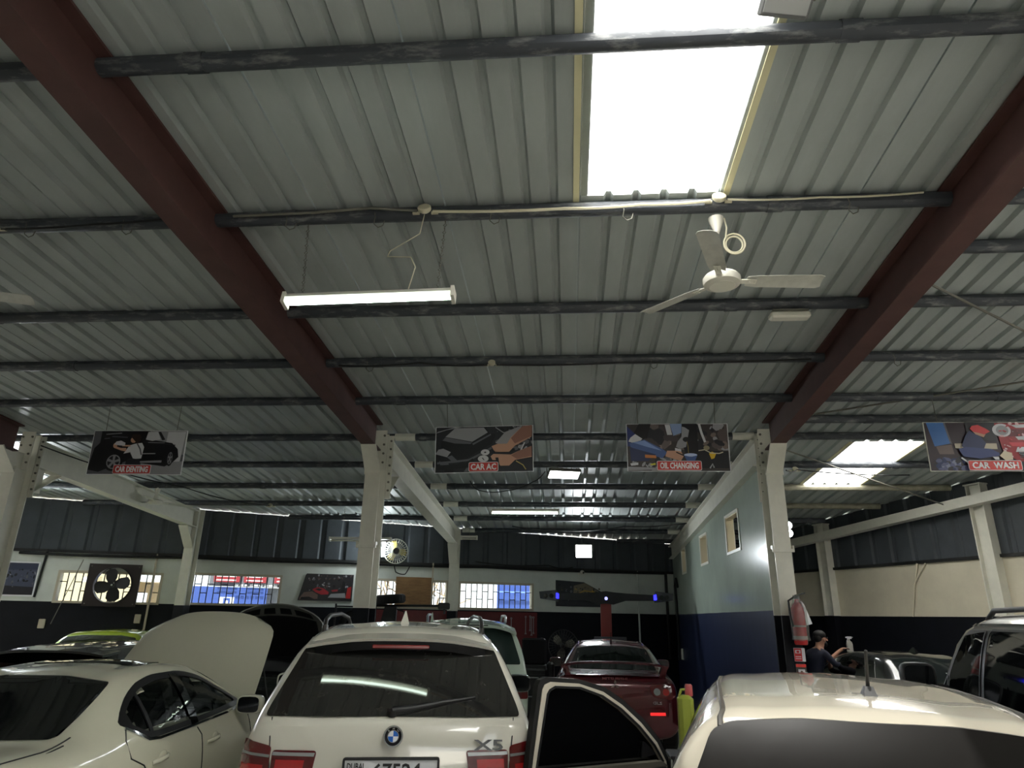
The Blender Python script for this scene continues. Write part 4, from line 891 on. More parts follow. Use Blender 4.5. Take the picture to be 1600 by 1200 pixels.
# ------------------------------------------------------------------ things on the right column
g = root('fire_extinguisher', 'red fire extinguisher in plastic wrap hung on the right column', 'extinguisher', (2.77,8.86,1.53))
mb = MB(); mb.lathe([(0,0),(.07,0),(.078,.02),(.078,.36),(.07,.42),(.04,.47),(.025,.49),(.025,.52),(0,.52)], 24); obj('cylinder', mb, mat('extinguisher_red', (178,30,34), .25, coat=.6), g, 40)
mb = MB(); mb.lathe([(.0795,.06),(.0795,.10)], 24); mb.lathe([(.0795,.20),(.0795,.22)], 24); obj('paper_label', mb, mat('label_cream', (150,112,104), .5), g, 40)
mb = MB(); mb.box((-.03,-.015,.52),(.03,.015,.56)); mb.hexa([(-.015,-.012,.56),(.11,-.012,.58),(.11,.012,.58),(-.015,.012,.56)], [(-.015,-.012,.57),(.11,-.012,.60),(.11,.012,.60),(-.015,.012,.57)]); mb.tube([(-.03,0,.54),(-.10,-.01,.50),(-.10,-.02,.36),(-.085,-.03,.2)], .012, 8); obj('valve', mb, M_dark, g, 30)
mb = MB(); rd = random.Random(4); vs = []; n = 20; hs = [(.05,.10),(.10,.092),(.2,.095),(.3,.098),(.4,.09),(.48,.055),(.56,.035)]
for h, r_ in hs:
    for k in range(n): a = 2*pi*k/n; q = r_*(1+rd.uniform(-.05,.16)*(.5+.5*cos(a))); vs.append((q*cos(a), q*sin(a), h+rd.uniform(-.01,.01)))
mb.add(vs, [(i*n+k, i*n+(k+1)%n, (i+1)*n+(k+1)%n, (i+1)*n+k) for i in range(len(hs)-1) for k in range(n)]); obj('plastic_wrap', mb, glass_mat('clear_plastic', (225,225,225), .16, .25), g, 60)
mb = MB(); mb.hexa([(.08,-.03,.22),(.15,-.02,.24),(.15,.02,.24),(.08,.03,.22)], [(.05,-.02,.50),(.08,-.02,.46),(.08,.02,.46),(.05,.02,.50)]); obj('tag_card', mb, M_board, g)
def sticker(x, z, w, h, polys, label):
    g = root('safety_sticker', label, 'sign', (x,8.985,z)); mb = MB(); mb.box((-w/2,0,-h/2),(w/2,.006,h/2)); obj('plate', mb, M_board, g); art_sheet(g, w, h, polys)
    return g
sticker(2.775, 1.415, .13, .15, [(WT,[(0,0),(1,0),(1,1),(0,1)]),((190,35,40),[(.02,.02),(.7,.02),(.7,.98),(.02,.98)]),(WT,[(.12,.6),(.6,.6),(.6,.85),(.12,.85)]),((190,35,40),el(.36,.72,.14,.09)),(WT,ln([(.1,.35),(.62,.35)],.05)),(WT,ln([(.1,.2),(.62,.2)],.05))], 'small red and white safety label under the fire extinguisher')
sticker(2.775, 1.19, .12, .24, [((60,58,54),[(0,0),(1,0),(1,1),(0,1)]),((215,50,42),[(0,.86),(1,.86),(1,1),(0,1)]),(WT,[(.2,.08),(.85,.08),(.85,.76),(.2,.76)]),((205,120,70),el(.52,.38,.24,.2)),((90,60,50),el(.52,.62,.12,.08))], 'tall sticker with a red top low on the right column')
g = root('spray_bottle', 'white spray bottle hanging on the dark wall behind the person', 'bottle', tuple(RB(3.97,.075,1.26)), 0)
mb = MB(); mb.lathe([(0,0),(.055,0),(.06,.02),(.06,.14),(.05,.18),(.02,.21),(.018,.24),(0,.24)], 16); obj('bottle_body', mb, M_plast, g, 40)
mb = MB(); mb.box((-.03,-.02,.24),(.05,.02,.285)); mb.box((-.06,-.01,.255),(-.03,.01,.28)); mb.tube([(-.02,0,.24),(-.045,0,.19)], .007, 5); mb.tube([(0,0,.235),(0,0,.245)], .022, 8); mb.tube([(.05,0,.27),(.08,0,.27)], .006, 6); obj('trigger_head', mb, M_board, g)

# ------------------------------------------------------------------ vehicles
def mono(xs, ys):
    """monotone cubic through the stations"""
    n = len(xs); d = [(ys[i+1]-ys[i])/(xs[i+1]-xs[i]) for i in range(n-1)]; m = [d[0]]+[0]*(n-2)+[d[-1]]
    for i in range(1, n-1): m[i] = 0 if d[i-1]*d[i] <= 0 else 2*d[i-1]*d[i]/(d[i-1]+d[i])
    def f(x):
        x = min(max(x, xs[0]), xs[-1]); i = 0
        while i < n-2 and x > xs[i+1]: i += 1
        h = xs[i+1]-xs[i]; t = (x-xs[i])/h
        return ys[i]*(1+2*t)*(1-t)**2+m[i]*h*t*(1-t)**2+ys[i+1]*t*t*(3-2*t)+m[i+1]*h*t*t*(t-1)
    return f
def crom(P, k):
    out = []; N = len(P)
    for i in range(N-1):
        p0, p1, p2, p3 = V(P[max(i-1,0)]), V(P[i]), V(P[i+1]), V(P[min(i+2,N-1)])
        if i == 0: p0 = V((-p2.x, p2.y)) if abs(p1.x) < 1e-6 else p1
        if i == N-2: p3 = V((-p1.x, p1.y)) if abs(p2.x) < 1e-6 else p2
        d1 = max((p1-p0).length, 1e-4)**.5; d2 = max((p2-p1).length, 1e-4)**.5; d3 = max((p3-p2).length, 1e-4)**.5
        m1 = (p2-p1)+((p1-p0)/d1-(p2-p0)/(d1+d2))*d2; m2 = (p2-p1)+((p3-p2)/d3-(p3-p1)/(d2+d3))*d2
        for j in range(k):
            t = j/k; out.append(p1*(2*t**3-3*t*t+1)+m1*(t**3-2*t*t+t)+p2*(-2*t**3+3*t*t)+m2*(t**3-t*t))
    out.append(V(P[-1])); return out
class Car:
    def __init__(s, name, label, loc, heading, st, paint, ny=64, k=5, holes=(), group=None):
        s.root = root(name, label, 'car', (loc[0], loc[1], 0), heading, group); s.paint = paint
        ys = [r[0] for r in st]; F = [mono(ys, [r[j] for r in st]) for j in range(1, 9)]
        yy = sorted(set([ys[0]+(ys[-1]-ys[0])*i/ny for i in range(ny+1)]+ys)); s.F = F
        rings = []
        for y in yy:
            zb, w, zw, wb, zbt, wr, zrf, zc = [f(y) for f in F]
            P = [(0,zb),(w*.8,zb),(w*.965,zb+.10),(w,zw),(wb,zbt),(wr,zrf),(wr*.55,zrf+(zc-zrf)*.72),(0,zc)]
            h = crom(P, k); ring = [V((p.x, y, p.y)) for p in h]+[V((-p.x, y, p.y)) for p in h[-2:0:-1]]
            rings.append(ring)
        n = len(rings[0]); mb = MB(); vs = [v for r in rings for v in r]; fs = []
        for i in range(len(rings)-1):
            for j in range(n):
                q = (i*n+j, i*n+(j+1)%n, (i+1)*n+(j+1)%n, (i+1)*n+j); fs.append(q)
        fs += [tuple(range(n-1,-1,-1)), tuple((len(rings)-1)*n+j for j in range(n))]
        bm = bmesh.new(); bv = [bm.verts.new(v) for v in vs]
        for f in fs: bm.faces.new([bv[i] for i in f])
        bmesh.ops.recalc_face_normals(bm, faces=bm.faces); bmesh.ops.triangulate(bm, faces=[f for f in bm.faces if len(f.verts) > 4])
        s.bvh = BVHTree.FromBMesh(bm); bm.free()
        keep = []
        for f in fs:
            if holes and len(f) == 4:
                c = sum((vs[i] for i in f), V())/4
                if any(inside((c.y, c.z), h) for h in holes) : continue
            keep.append(f)
        mb.add(vs, keep); s.body = obj('body', mb, paint, s.root, 50)
    def hit(s, ax, a, b):
        o, d = {'B': (V((a,-3,b)), V((0,1,0))), 'L': (V((-3,a,b)), V((1,0,0))), 'R': (V((3,a,b)), V((-1,0,0))), 'T': (V((a,b,4)), V((0,0,-1))), 'F': (V((a,9,b)), V((0,-1,0)))}[ax]
        loc, nor, i, dist = s.bvh.ray_cast(o, d)
        if loc is None:
            q = o+d*3; loc, nor, i, dist = s.bvh.find_nearest(q)
        if nor.dot(d) > 0: nor = -nor
        return loc, nor, d
    def patch(s, name, ax, poly, m, off=.004, th=.012, step=.07, parent=None, hole=None, even=False):
        bm = bmesh.new()
        if hole:
            v0 = [bm.verts.new((a,b,0)) for a, b in poly]; v1 = [bm.verts.new((a,b,0)) for a, b in hole]; n = len(poly)
            for i in range(n): bm.faces.new((v0[i], v0[(i+1)%n], v1[(i+1)%n], v1[i]))
        else:
            f = bm.faces.new([bm.verts.new((a,b,0)) for a, b in poly]); bmesh.ops.triangulate(bm, faces=[f])
        us = [p[0] for p in poly]; vs = [p[1] for p in poly]
        for k, (lo, hi) in enumerate(((min(us),max(us)),(min(vs),max(vs)))):
            c = math.ceil(lo/step)*step
            while c < hi-1e-4:
                co = [0,0,0]; no = [0,0,0]; co[k] = c; no[k] = 1
                bmesh.ops.bisect_plane(bm, geom=bm.verts[:]+bm.edges[:]+bm.faces[:], plane_co=co, plane_no=no); c += step
        bmesh.ops.remove_doubles(bm, verts=bm.verts, dist=1e-4)
        bm.verts.index_update(); d = None; top = []; bot = []
        for v in bm.verts:
            l, nn, d = s.hit(ax, v.co.x, v.co.y); top.append(l+nn*off); bot.append(l+nn*off-nn*th)
        if even:                                            # one evenly curved sheet standing just proud of the body
            import numpy as np
            P = np.array([v[:] for v in top]); x, y, z = P.T; A = np.stack([np.ones_like(x), z, z*z, x*x, x*x*z, x**4], 1)
            c = np.linalg.lstsq(A, y, rcond=None)[0]; f = A @ c; f = f-np.percentile(f-y, 98)
            top = [V((a, b, e)) for a, b, e in zip(x, f, z)]; bot = [V((a, b+.035, e)) for a, b, e in zip(x, f, z)]
        n = len(top); mb = MB(); fs = []; 
        for f in bm.faces:
            q = [v.index for v in f.verts]; fs.append(q); fs.append([n+i for i in q[::-1]])
        for e in bm.edges:
            if len(e.link_faces) == 1: a, b = e.verts[0].index, e.verts[1].index; fs.append([a, b, n+b, n+a])
        bm.free(); mb.add(top+bot, fs)
        return obj(name, mb, m, parent or s.root, 40)
    def ring(s, name, ax, poly, w, m, off=.006, th=.016, parent=None):
        """trim around a window: a band outside the polygon"""
        return s.patch(name, ax, inset(poly, -w), m, off, th, .09, parent, hole=poly)
    def seam(s, ax, pts, w=.008, off=.0015, parent=None, m=None):
        out = []
        for i in range(len(pts)-1):
            a, b = V(pts[i]), V(pts[i+1]); n = max(1, int((b-a).length/.06))
            out += [a.lerp(b, k/n) for k in range(n)]
        out.append(V(pts[-1])); loc = [s.hit(ax, p.x, p.y) for p in out]; mb = MB()
        mb.tube([l+nn*off*.3 for l, nn, d in loc], w/2, 6); return obj('panel_gap', mb, m or M_dark, parent or s.body, 40)
    def both(s, name, poly, m, **k): return [s.patch(name, ax, poly, m, **k) for ax in ('L','R')]
    def wheel(s, y, x, r=.33, w=.22):
        for sx in (-1, 1):
            mt = T(sx*x, y, r, 0, 0, R(90)*sx); mb = place(tyre_mb(r, r*.66, w), mt); t = obj('tyre', mb, M_rub, s.root, 40)
            mb = MB(); mb.lathe([(r*.67,-w*.4),(r*.64,w*.40),(r*.60,w*.42),(r*.57,w*.2),(r*.2,w*.15),(0,w*.15)], 28)
            for k in range(10):
                a = 2*pi*k/10; mm = Matrix.Rotation(a,4,'Z'); mb.box((r*.1,-.018,w*.14),(r*.6,.018,w*.33), 0, mm)
            mb.lathe([(r*.16,w*.2),(r*.15,w*.37),(0,w*.38)], 16); place(mb, mt); obj('rim', mb, M_alu, t, 40)
    def mirror(s, sx, y, z, x, m, sz=(.11,.07,.075), glass=True):
        mb = MB(); vs = []; n = 16
        for t, sc in ((0,.55),(.12,.85),(.4,1),(.75,1),(.95,.96),(1,.9)):   # from front to the glass face
            for k in range(n):
                a = 2*pi*k/n; c, q = cos(a), sin(a); e = .55; px = abs(c)**e*(1 if c > 0 else -1); pz = abs(q)**e*(1 if q > 0 else -1)
                vs.append((sx*(x+sz[0])+px*sz[0]*sc, y+sz[1]*(1-2*t), z+pz*sz[2]*sc))
        fs = [(i*n+k, i*n+(k+1)%n, (i+1)*n+(k+1)%n, (i+1)*n+k) for i in range(5) for k in range(n)]+[tuple(range(n)), tuple(5*n+k for k in range(n))]
        mb.add(vs, fs); mb.tube([(sx*(x-.14), y+.02, z-sz[2]*.9), (sx*(x+.03), y+.02, z-sz[2]*.7)], .022, 8)
        o = obj('wing_mirror', mb, m, s.root, 45)
        if glass:
            pts = []
            for k in range(n):
                a = 2*pi*k/n; c, q = cos(a), sin(a); e = .5; pts.append((sx*(x+sz[0])+abs(c)**e*(1 if c>0 else -1)*sz[0]*.82, z+abs(q)**e*(1 if q>0 else -1)*sz[2]*.82))
            mb = MB(); mb.prism(pts, lambda a, b: (a, y-sz[1]-.004, b), lambda a, b: (a, y-sz[1]+.01, b)); obj('mirror_glass', mb, mat('mirror_glass', (60,62,66), .05, metal=.9), o)
        return o
def inside(p, poly):
    x, y = p; r = False; j = len(poly)-1
    for i in range(len(poly)):
        xi, yi = poly[i]; xj, yj = poly[j]
        if (yi > y) != (yj > y) and x < (xj-xi)*(y-yi)/(yj-yi)+xi: r = not r
        j = i
    return r
def sym(half): return [(a, b) for a, b in half]+[(-a, b) for a, b in half[::-1]]
def paint(name, rgb, rough=.22, metal=0): return mat(name, rgb, rough, metal, coat=1.0)
P_white = paint('white_car_paint', (214,211,198)); P_pearl = paint('pearl_car_paint', (222,220,198)); P_mint = paint('pale_green_white_paint', (206,222,206)); P_hatch = paint('ivory_white_paint', (216,208,190))
P_maroon = paint('maroon_car_paint', (86,20,29), .25, .3); P_black = paint('black_car_paint', (10,11,13)); P_grey = paint('dark_grey_paint', (52,54,58), .25, .3); P_lime = paint('lime_car_paint', (150,170,30)); P_silver = paint('silver_car_paint', (150,150,142), .28, .5)
M_clear = glass_mat('side_glass', (10,12,12), .5)
M_seat = mat('grey_seat', (120,108,98), .7)

# white tailgate estate in the middle
X5 = Car('suv', 'white large SUV seen square from behind in the middle of the front row', (-1.105,4.66), R(11.4),
 [(0,.42,.72,.6,.76,.86,.72,.95,.98),(.02,.34,.86,.62,.87,.96,.81,1.085,1.112),(.075,.30,.925,.62,.90,1.03,.83,1.118,1.148),(.20,.27,.945,.63,.905,1.07,.80,1.245,1.285),(.35,.27,.95,.63,.905,1.08,.735,1.405,1.45),(.50,.26,.955,.64,.905,1.10,.665,1.565,1.615),(.60,.26,.955,.64,.905,1.10,.645,1.61,1.665),(.75,.26,.96,.64,.905,1.10,.635,1.635,1.70),
  (1.3,.26,.96,.64,.905,1.09,.64,1.655,1.73),(2.1,.26,.96,.64,.905,1.07,.635,1.655,1.73),(2.6,.26,.96,.64,.90,1.06,.62,1.62,1.69),(3.25,.26,.95,.64,.89,1.04,.72,1.16,1.20),(3.6,.28,.94,.64,.87,1.0,.74,1.06,1.10),(4.05,.32,.88,.62,.80,.88,.68,.93,.97),(4.16,.42,.74,.6,.68,.74,.55,.78,.80)], P_white)
gl = rp(sym([(.835,1.165),(.80,1.20),(.655,1.555),(.60,1.600),(.3,1.625)]), .03)
gl = rp([(-.815,1.155),(.815,1.155),(.80,1.21),(.665,1.545),(.61,1.590),(.3,1.612),(-.3,1.612),(-.61,1.590),(-.665,1.545),(-.80,1.21)], .03)
w_ = X5.patch('rear_window', 'B', gl, mat('dusty_tinted_glass', (36,36,34), .03, rgb2=(52,51,48), scale=14, coat=.8), .004, .014, .05, even=True)
X5.seam('B', [(-.72,1.19),(-.3,1.178),(.3,1.178),(.72,1.19)], .006, .004, w_)
sp = MB(); prev = None                                       # body coloured roof spoiler over a dark gloss blade
for t in [i/10 for i in range(11)]:
    x = -.66+1.32*t; c = 1-abs(2*t-1)**2.5; z0 = 1.595+.055*c
    cur = [(x,.60,z0-.015),(x,.42-.05*c,z0-.05),(x,.41-.05*c,z0-.030),(x,.68,z0+.018)]
    if prev: sp.hexa(prev, cur)
    prev = cur
obj('roof_spoiler', sp, P_white, X5.root, 50)
mb = MB(); prev = None
for t in [i/10 for i in range(11)]:
    x = -.60+1.20*t; c = 1-abs(2*t-1)**3; z0 = 1.535+.055*c
    cur = [(x,.58,z0-.03),(x,.415-.05*c,z0-.045),(x,.415-.05*c,z0+.012),(x,.60,z0+.02)]
    if prev: mb.hexa(prev, cur)
    prev = cur
gb = obj('spoiler_underside', mb, mat('satin_black', (12,12,13), .5, spec=.2), X5.root, 50)
mb = MB(); mb.bbox((-.20,.348,1.552),(.20,.38,1.578), .006); obj('high_brake_light', mb, mat('brake_light_dull', (128,40,36), .25), gb)
X5.seam('B', [(-.77,1.15),(-.755,1.05),(-.735,.86)], .008); X5.seam('B', [(.77,1.15),(.755,1.05),(.735,.86)], .008)
for sx in (-1, 1):
    q = lambda L: [(sx*a, b) for a, b in L]
    tl_ = X5.patch('tail_light', 'B', rp(q([(.735,1.0),(.90,1.04),(.925,.98),(.93,.72),(.745,.70)]), .02), M_tail, .012, .02, .05)
    X5.patch('lit_strip', 'B', q([(.77,.90),(.90,.91),(.905,.865),(.775,.855)]), M_tail2, .016, .01, .05, tl_); X5.patch('chrome_strip', 'B', q([(.74,.955),(.93,.975),(.93,.962),(.742,.94)]), M_alu, .016, .01, .05, tl_)
    t2 = X5.patch('tail_light', 'B', rp(q([(.46,.975),(.725,.98),(.735,.74),(.50,.74)]), .02), M_tail, .012, .02, .05)
    X5.patch('lit_strip', 'B', q([(.53,.925),(.70,.93),(.705,.88),(.535,.88)]), M_tail2, .016, .01, .05, t2); X5.patch('lit_strip', 'B', q([(.53,.845),(.70,.845),(.705,.80),(.535,.80)]), M_tail2, .016, .01, .05, t2); X5.patch('chrome_strip', 'B', q([(.47,.965),(.72,.97),(.723,.953),(.475,.945)]), M_alu, .016, .01, .05, t2)
bl, bn, _ = X5.hit('B', 0, 1.055)
mb = MB(); mt = Matrix.Translation(bl+bn*.004) @ V((0,0,1)).rotation_difference(bn).to_matrix().to_4x4()
mtx = Matrix.Translation(bl+V((0,-.022,0))) @ Matrix.Rotation(R(-10), 4, 'X') @ Matrix.Scale(1.22, 4)
def disc(r0, r1, y, n=28, a0=0, a1=2*pi):
    m_ = MB(); vs = []
    for i in range(n+1):
        a = a0+(a1-a0)*i/n; vs += [(r0*cos(a), y, r0*sin(a)), (r1*cos(a), y, r1*sin(a)), (r0*cos(a), y+.008, r0*sin(a)), (r1*cos(a), y+.008, r1*sin(a))]
    fs = []
    for i in range(n): b = i*4; fs += [(b,b+1,b+5,b+4),(b+2,b+6,b+7,b+3),(b+1,b+3,b+7,b+5),(b,b+4,b+6,b+2)]
    return m_.add(vs, fs)
em = obj('round_emblem', place(disc(0,.050,-.004), mtx), M_black, X5.root)
obj('emblem_rim', place(disc(.043,.050,-.012), mtx), M_chrome, em); obj('emblem_rim', place(disc(.026,.029,-.010), mtx), M_chrome, em)
for k in range(4): obj('emblem_quarter', place(disc(0,.026,-.009,8,k*pi/2,(k+1)*pi/2), mtx), [mat('emblem_white', (225,228,232), .2), mat('emblem_blue', (45,105,195), .2)][(k+1) % 2 if True else 0], em)
for k, ch in enumerate('BMW'):
    a = R(90+(1-k)*42); t_ = text_mb(ch, .011, None, .01, .002); place(t_, mtx @ Matrix.Translation((.0355*cos(a), -.010, .0355*sin(a))) @ Matrix.Rotation(-(a-pi/2), 4, 'Y')); obj('lettering', t_, M_chrome, em)
def on_tail(car, mbx, x, z, tilt=0, out=.004):
    l, nn, _ = car.hit('B', x, z); return place(mbx, Matrix.Translation(l+V((0,-out,0))) @ Matrix.Rotation(R(tilt), 4, 'X'))
obj('model_badge', on_tail(X5, text_mb('X5', .062, .19, .02, .004), .60, 1.005, -8, .012), mat('dark_chrome', (92,92,92), .35, metal=.6), X5.root)
pl = MB(); pl.prism(rp([(-.252,-.058),(.252,-.058),(.252,.058),(-.252,.058)], .012), lambda a, b: (a,0,b), lambda a, b: (a,.012,b)); l, nn, _ = X5.hit('B', 0, .87)
P0 = Matrix.Translation((0, l.y-.02, .866)) @ Matrix.Scale(1.18, 4)
pf = MB(); o_ = rp([(-.252,-.062),(.252,-.062),(.252,.062),(-.252,.062)], .014); pf.frame(o_, inset(o_, .012), lambda a, b: (a,-.006,b), lambda a, b: (a,.014,b))
lp = obj('number_plate', place(pl, P0), M_board, X5.root); obj('plate_frame', place(pf, P0), M_dark, lp)
obj('lettering', place(text_mb('67524', .072, .25, .018, .003), P0 @ Matrix.Translation((.03,-.004,.0))), M_dark, lp)
obj('lettering', place(text_mb('DUBAI', .030, .085, .01, .003), P0 @ Matrix.Translation((-.185,-.004,.022))), M_dark, lp)
mb = MB()
for k, (a, b, c, d) in enumerate(((0,.0,.06,.006),(.0,.0,.006,.022),(.022,.006,.006,.02),(.045,0,.006,.024),(.075,0,.006,.026),(.062,0,.02,.006),(.03,.024,.012,.005))): mb.box((-.228+a,-.004,-.03+b),(-.228+a+c,.004,-.03+b+d))
obj('lettering', place(mb, P0), M_dark, lp)
# wiper
wv = [X5.hit('B', x, z)[0]+V((0,-.02,0)) for x, z in ((-.02,1.185),(.12,1.20),(.32,1.235),(.52,1.262))]
mb = MB(); mb.tube(wv, [.03,.026,.018,.010], 8); mb.tube([wv[0]+V((0,0,-.025)), wv[0]+V((0,-.01,.01))], .03, 10); obj('rear_wiper', mb, M_dark, X5.root, 50)
for sx in (-1, 1):
    p = [(sx*.60,.80,1.66),(sx*.605,.90,1.735),(sx*.61,1.15,1.765),(sx*.61,1.9,1.78),(sx*.60,2.45,1.745),(sx*.59,2.6,1.68)]
    mb = MB(); mb.tube(crom3(p) if False else p, .017, 8); mb.bbox((sx*.602-.016,.78,1.63),(sx*.602+.016,.92,1.70), .01); obj('roof_rail', mb, mat('rail_black', (40,38,36), .35), X5.root, 50)
mb = MB(); mb.hexa([(-.035,.92,1.71),(.035,.92,1.71),(.03,1.16,1.72),(-.03,1.16,1.72)], [(-.004,1.0,1.81),(.004,1.0,1.81),(.004,1.04,1.80),(-.004,1.04,1.80)]); obj('fin_antenna', mb, P_white, X5.root, 60)
for ax in ('L','R'):
    X5.patch('side_window', ax, rp([(.50,1.16),(.62,1.53),(1.9,1.60),(2.55,1.56),(3.0,1.16)], .03), M_tint)
    X5.seam(ax, [(1.15,1.13),(1.12,.8),(1.3,.45)]); X5.seam(ax, [(2.1,1.13),(2.1,.5)])
for sx in (-1, 1): X5.mirror(sx, 2.85, 1.13, 1.05, P_black if sx > 0 else P_white, (.12,.07,.085))
X5.wheel(.92, .82, .37, .27); X5.wheel(3.5, .80, .37, .26)
X5.patch('windscreen', 'T', rp([(-.58,2.72),(-.68,3.12),(.68,3.12),(.58,2.72)], .03), M_tint)

# pearl saloon on the left with its bonnet raised
def glass_line(ya, yb, ins, n=14):
    """outline of the side glazing between two stations, moved in by ins"""
    T_ = mono([1.15,1.25,1.38,1.55,1.80,2.05,2.35,2.65,2.98],[1.098,1.17,1.24,1.297,1.328,1.330,1.290,1.18,1.03]); B_ = mono([1.15,1.26,1.40,1.5,2.0,2.98],[1.088,1.035,.985,.979,.988,1.025])
    L = [ya+(yb-ya)*i/n for i in range(n+1)]
    return [(y, B_(y)+ins) for y in L]+[(y, max(T_(y)-ins, B_(y)+ins+.004)) for y in L[::-1]]
wa = glass_line(1.25, 1.965, .030); wbp = glass_line(2.06, 2.84, .030)
IS = Car('saloon_car', 'pearl white saloon with raised bonnet at the left of the front row', (-3.52,3.34), R(3.2),
 [(0,.42,.66,.6,.70,.84,.60,.90,.92),(.03,.34,.82,.62,.80,.92,.70,.985,1.0),(.12,.30,.87,.62,.83,.955,.72,1.035,1.05),(.55,.26,.895,.62,.83,.96,.70,1.035,1.06),(.78,.25,.90,.62,.83,.965,.665,1.06,1.09),(1.40,.24,.90,.62,.84,.97,.545,1.305,1.345),(1.65,.24,.90,.62,.84,.97,.54,1.345,1.385),
  (2.0,.24,.90,.62,.84,.965,.545,1.36,1.405),(2.4,.24,.90,.62,.84,.96,.54,1.335,1.385),(2.6,.24,.90,.62,.84,.955,.56,1.28,1.335),(3.25,.24,.895,.62,.83,.94,.70,1.0,1.04),(3.5,.26,.89,.62,.81,.90,.70,.93,.96),(4.1,.30,.86,.6,.76,.80,.62,.82,.86),(4.4,.36,.76,.58,.66,.70,.52,.72,.75),(4.5,.44,.6,.55,.52,.6,.4,.62,.64)], P_pearl, 84, 6, holes=(wa, wbp))
IS.patch('rear_window', 'B', rp([(-.605,1.065),(.605,1.065),(.515,1.315),(.2,1.345),(-.2,1.345),(-.515,1.315)], .02), M_tint, .003, .012, .05, even=True)
for ax in ('L','R'):
    for nm, w, fr in (('rear_side_window', wa, glass_line(1.15, 2.0, -.004)), ('front_side_window', wbp, glass_line(2.0, 2.98, -.004))):
        IS.patch('window_trim', ax, fr, M_dark, .008, .02, .09, None, w)
        IS.patch(nm, ax, w, M_clear, .001, .005, .06)
    IS.patch('pillar_cover', ax, [(1.96,.975),(1.95,1.318),(2.06,1.318),(2.07,.98)], M_tint, .010, .02)
    IS.patch('pillar_cover', ax, [(1.40,.985),(1.42,1.235),(1.45,1.24),(1.44,.98)], M_dark, .009, .016)
    IS.patch('chrome_belt', ax, [(1.17,1.07),(1.38,.98),(1.5,.97),(2.6,.995),(2.95,1.018),(2.95,1.005),(2.6,.98),(1.5,.955),(1.36,.966),(1.16,1.055)], M_chrome, .010, .02, .08)
    IS.seam(ax, [(1.17,1.05),(1.13,1.0),(1.14,.90),(1.28,.84),(1.40,.70),(1.42,.45)], .010); IS.seam(ax, [(2.05,.955),(2.10,.90),(2.10,.35)], .010); IS.seam(ax, [(3.02,.93),(3.08,.6),(3.05,.35)], .010)
    for hy in (1.48, 2.28):
        l, nn, d = IS.hit(ax, hy, .845); sx = 1 if ax == 'R' else -1
        mb = MB(); mb.tube([(l.x+sx*.004,hy-.10,.835),(l.x+sx*.03,hy-.06,.845),(l.x+sx*.034,hy+.02,.853),(l.x+sx*.012,hy+.08,.858)], [.012,.018,.017,.012], 8); mb.ball((l.x-.002*sx,hy+.04,.853), .05, 12, 0, (.18,1.1,.75)); obj('door_handle', mb, P_pearl, IS.root, 60)
IS.seam('B', [(-.70,1.04),(-.76,.99),(-.80,.9)], .01); IS.seam('B', [(.70,1.04),(.76,.985),(.80,.9)], .01); IS.seam('T', [(.66,.80),(.70,.5),(.71,.15)], .010); IS.seam('T', [(-.66,.80),(-.70,.5),(-.71,.15)], .010)
for sx in (-1, 1):
    tl_ = IS.patch('tail_light', 'B', rp([(sx*a, b) for a, b in ((.50,.90),(.78,.94),(.84,.86),(.55,.80))], .02), M_tail, .012, .02, .05)
    IS.mirror(sx, 2.80, 1.035, .84, P_pearl, (.11,.07,.075))
l, nn, d = IS.hit('R', .42, .915); 
IS.patch('tail_light', 'R', rp([(.10,.96),(.38,.93),(.34,.86),(.08,.84)], .02), M_tail, .01, .02, .05); IS.patch('tail_light', 'L', rp([(.10,.96),(.38,.93),(.34,.86),(.08,.84)], .02), M_tail, .01, .02, .05)
# dark glass sunroof edge and seats inside
IS.patch('sunroof', 'T', rp([(-.40,1.85),(.40,1.85),(.38,2.25),(-.38,2.25)], .05), M_tint, .006, .012)
for sx in (-.38, .38):
    mb = MB(); mb.bbox((sx-.25,1.62,.42),(sx+.25,2.15,.60), .06); mb.bbox((sx-.24,1.50,.55),(sx+.24,1.68,1.05), .06, 0, None); mb.bbox((sx-.14,1.48,1.06),(sx+.14,1.60,1.24), .05); obj('front_seat', mb, M_seat, IS.root, 40)
mb = MB(); mb.bbox((-.62,.92,.42),(.62,1.35,.60), .06); mb.bbox((-.60,.88,.6),(.60,1.02,1.02), .05); obj('rear_seat', mb, mat('dark_seat', (38,34,32), .7), IS.root, 40)
for sx in (-.3,.3):
    mb = MB(); mb.bbox((sx-.12,.90,1.0),(sx+.12,1.0,1.14), .04); obj('head_rest', mb, mat('dark_seat', (38,34,32)), IS.root, 40)
mb = MB(); mb.tube([(.64,1.99,.50),(.70,1.985,.95),(.57,1.97,1.30)], .035, 8); mb.tube([(-.64,1.99,.50),(-.70,1.985,.95),(-.57,1.97,1.30)], .035, 8); obj('inner_pillar', mb, M_seat, IS.root, 40)
IS.patch('windscreen', 'T', rp([(-.55,2.62),(-.66,3.16),(.66,3.16),(.55,2.62)], .03), M_tint)
IS.patch('engine_bay', 'T', rp([(-.62,3.35),(-.60,4.25),(.60,4.25),(.62,3.35)], .06), M_black, .006, .012)
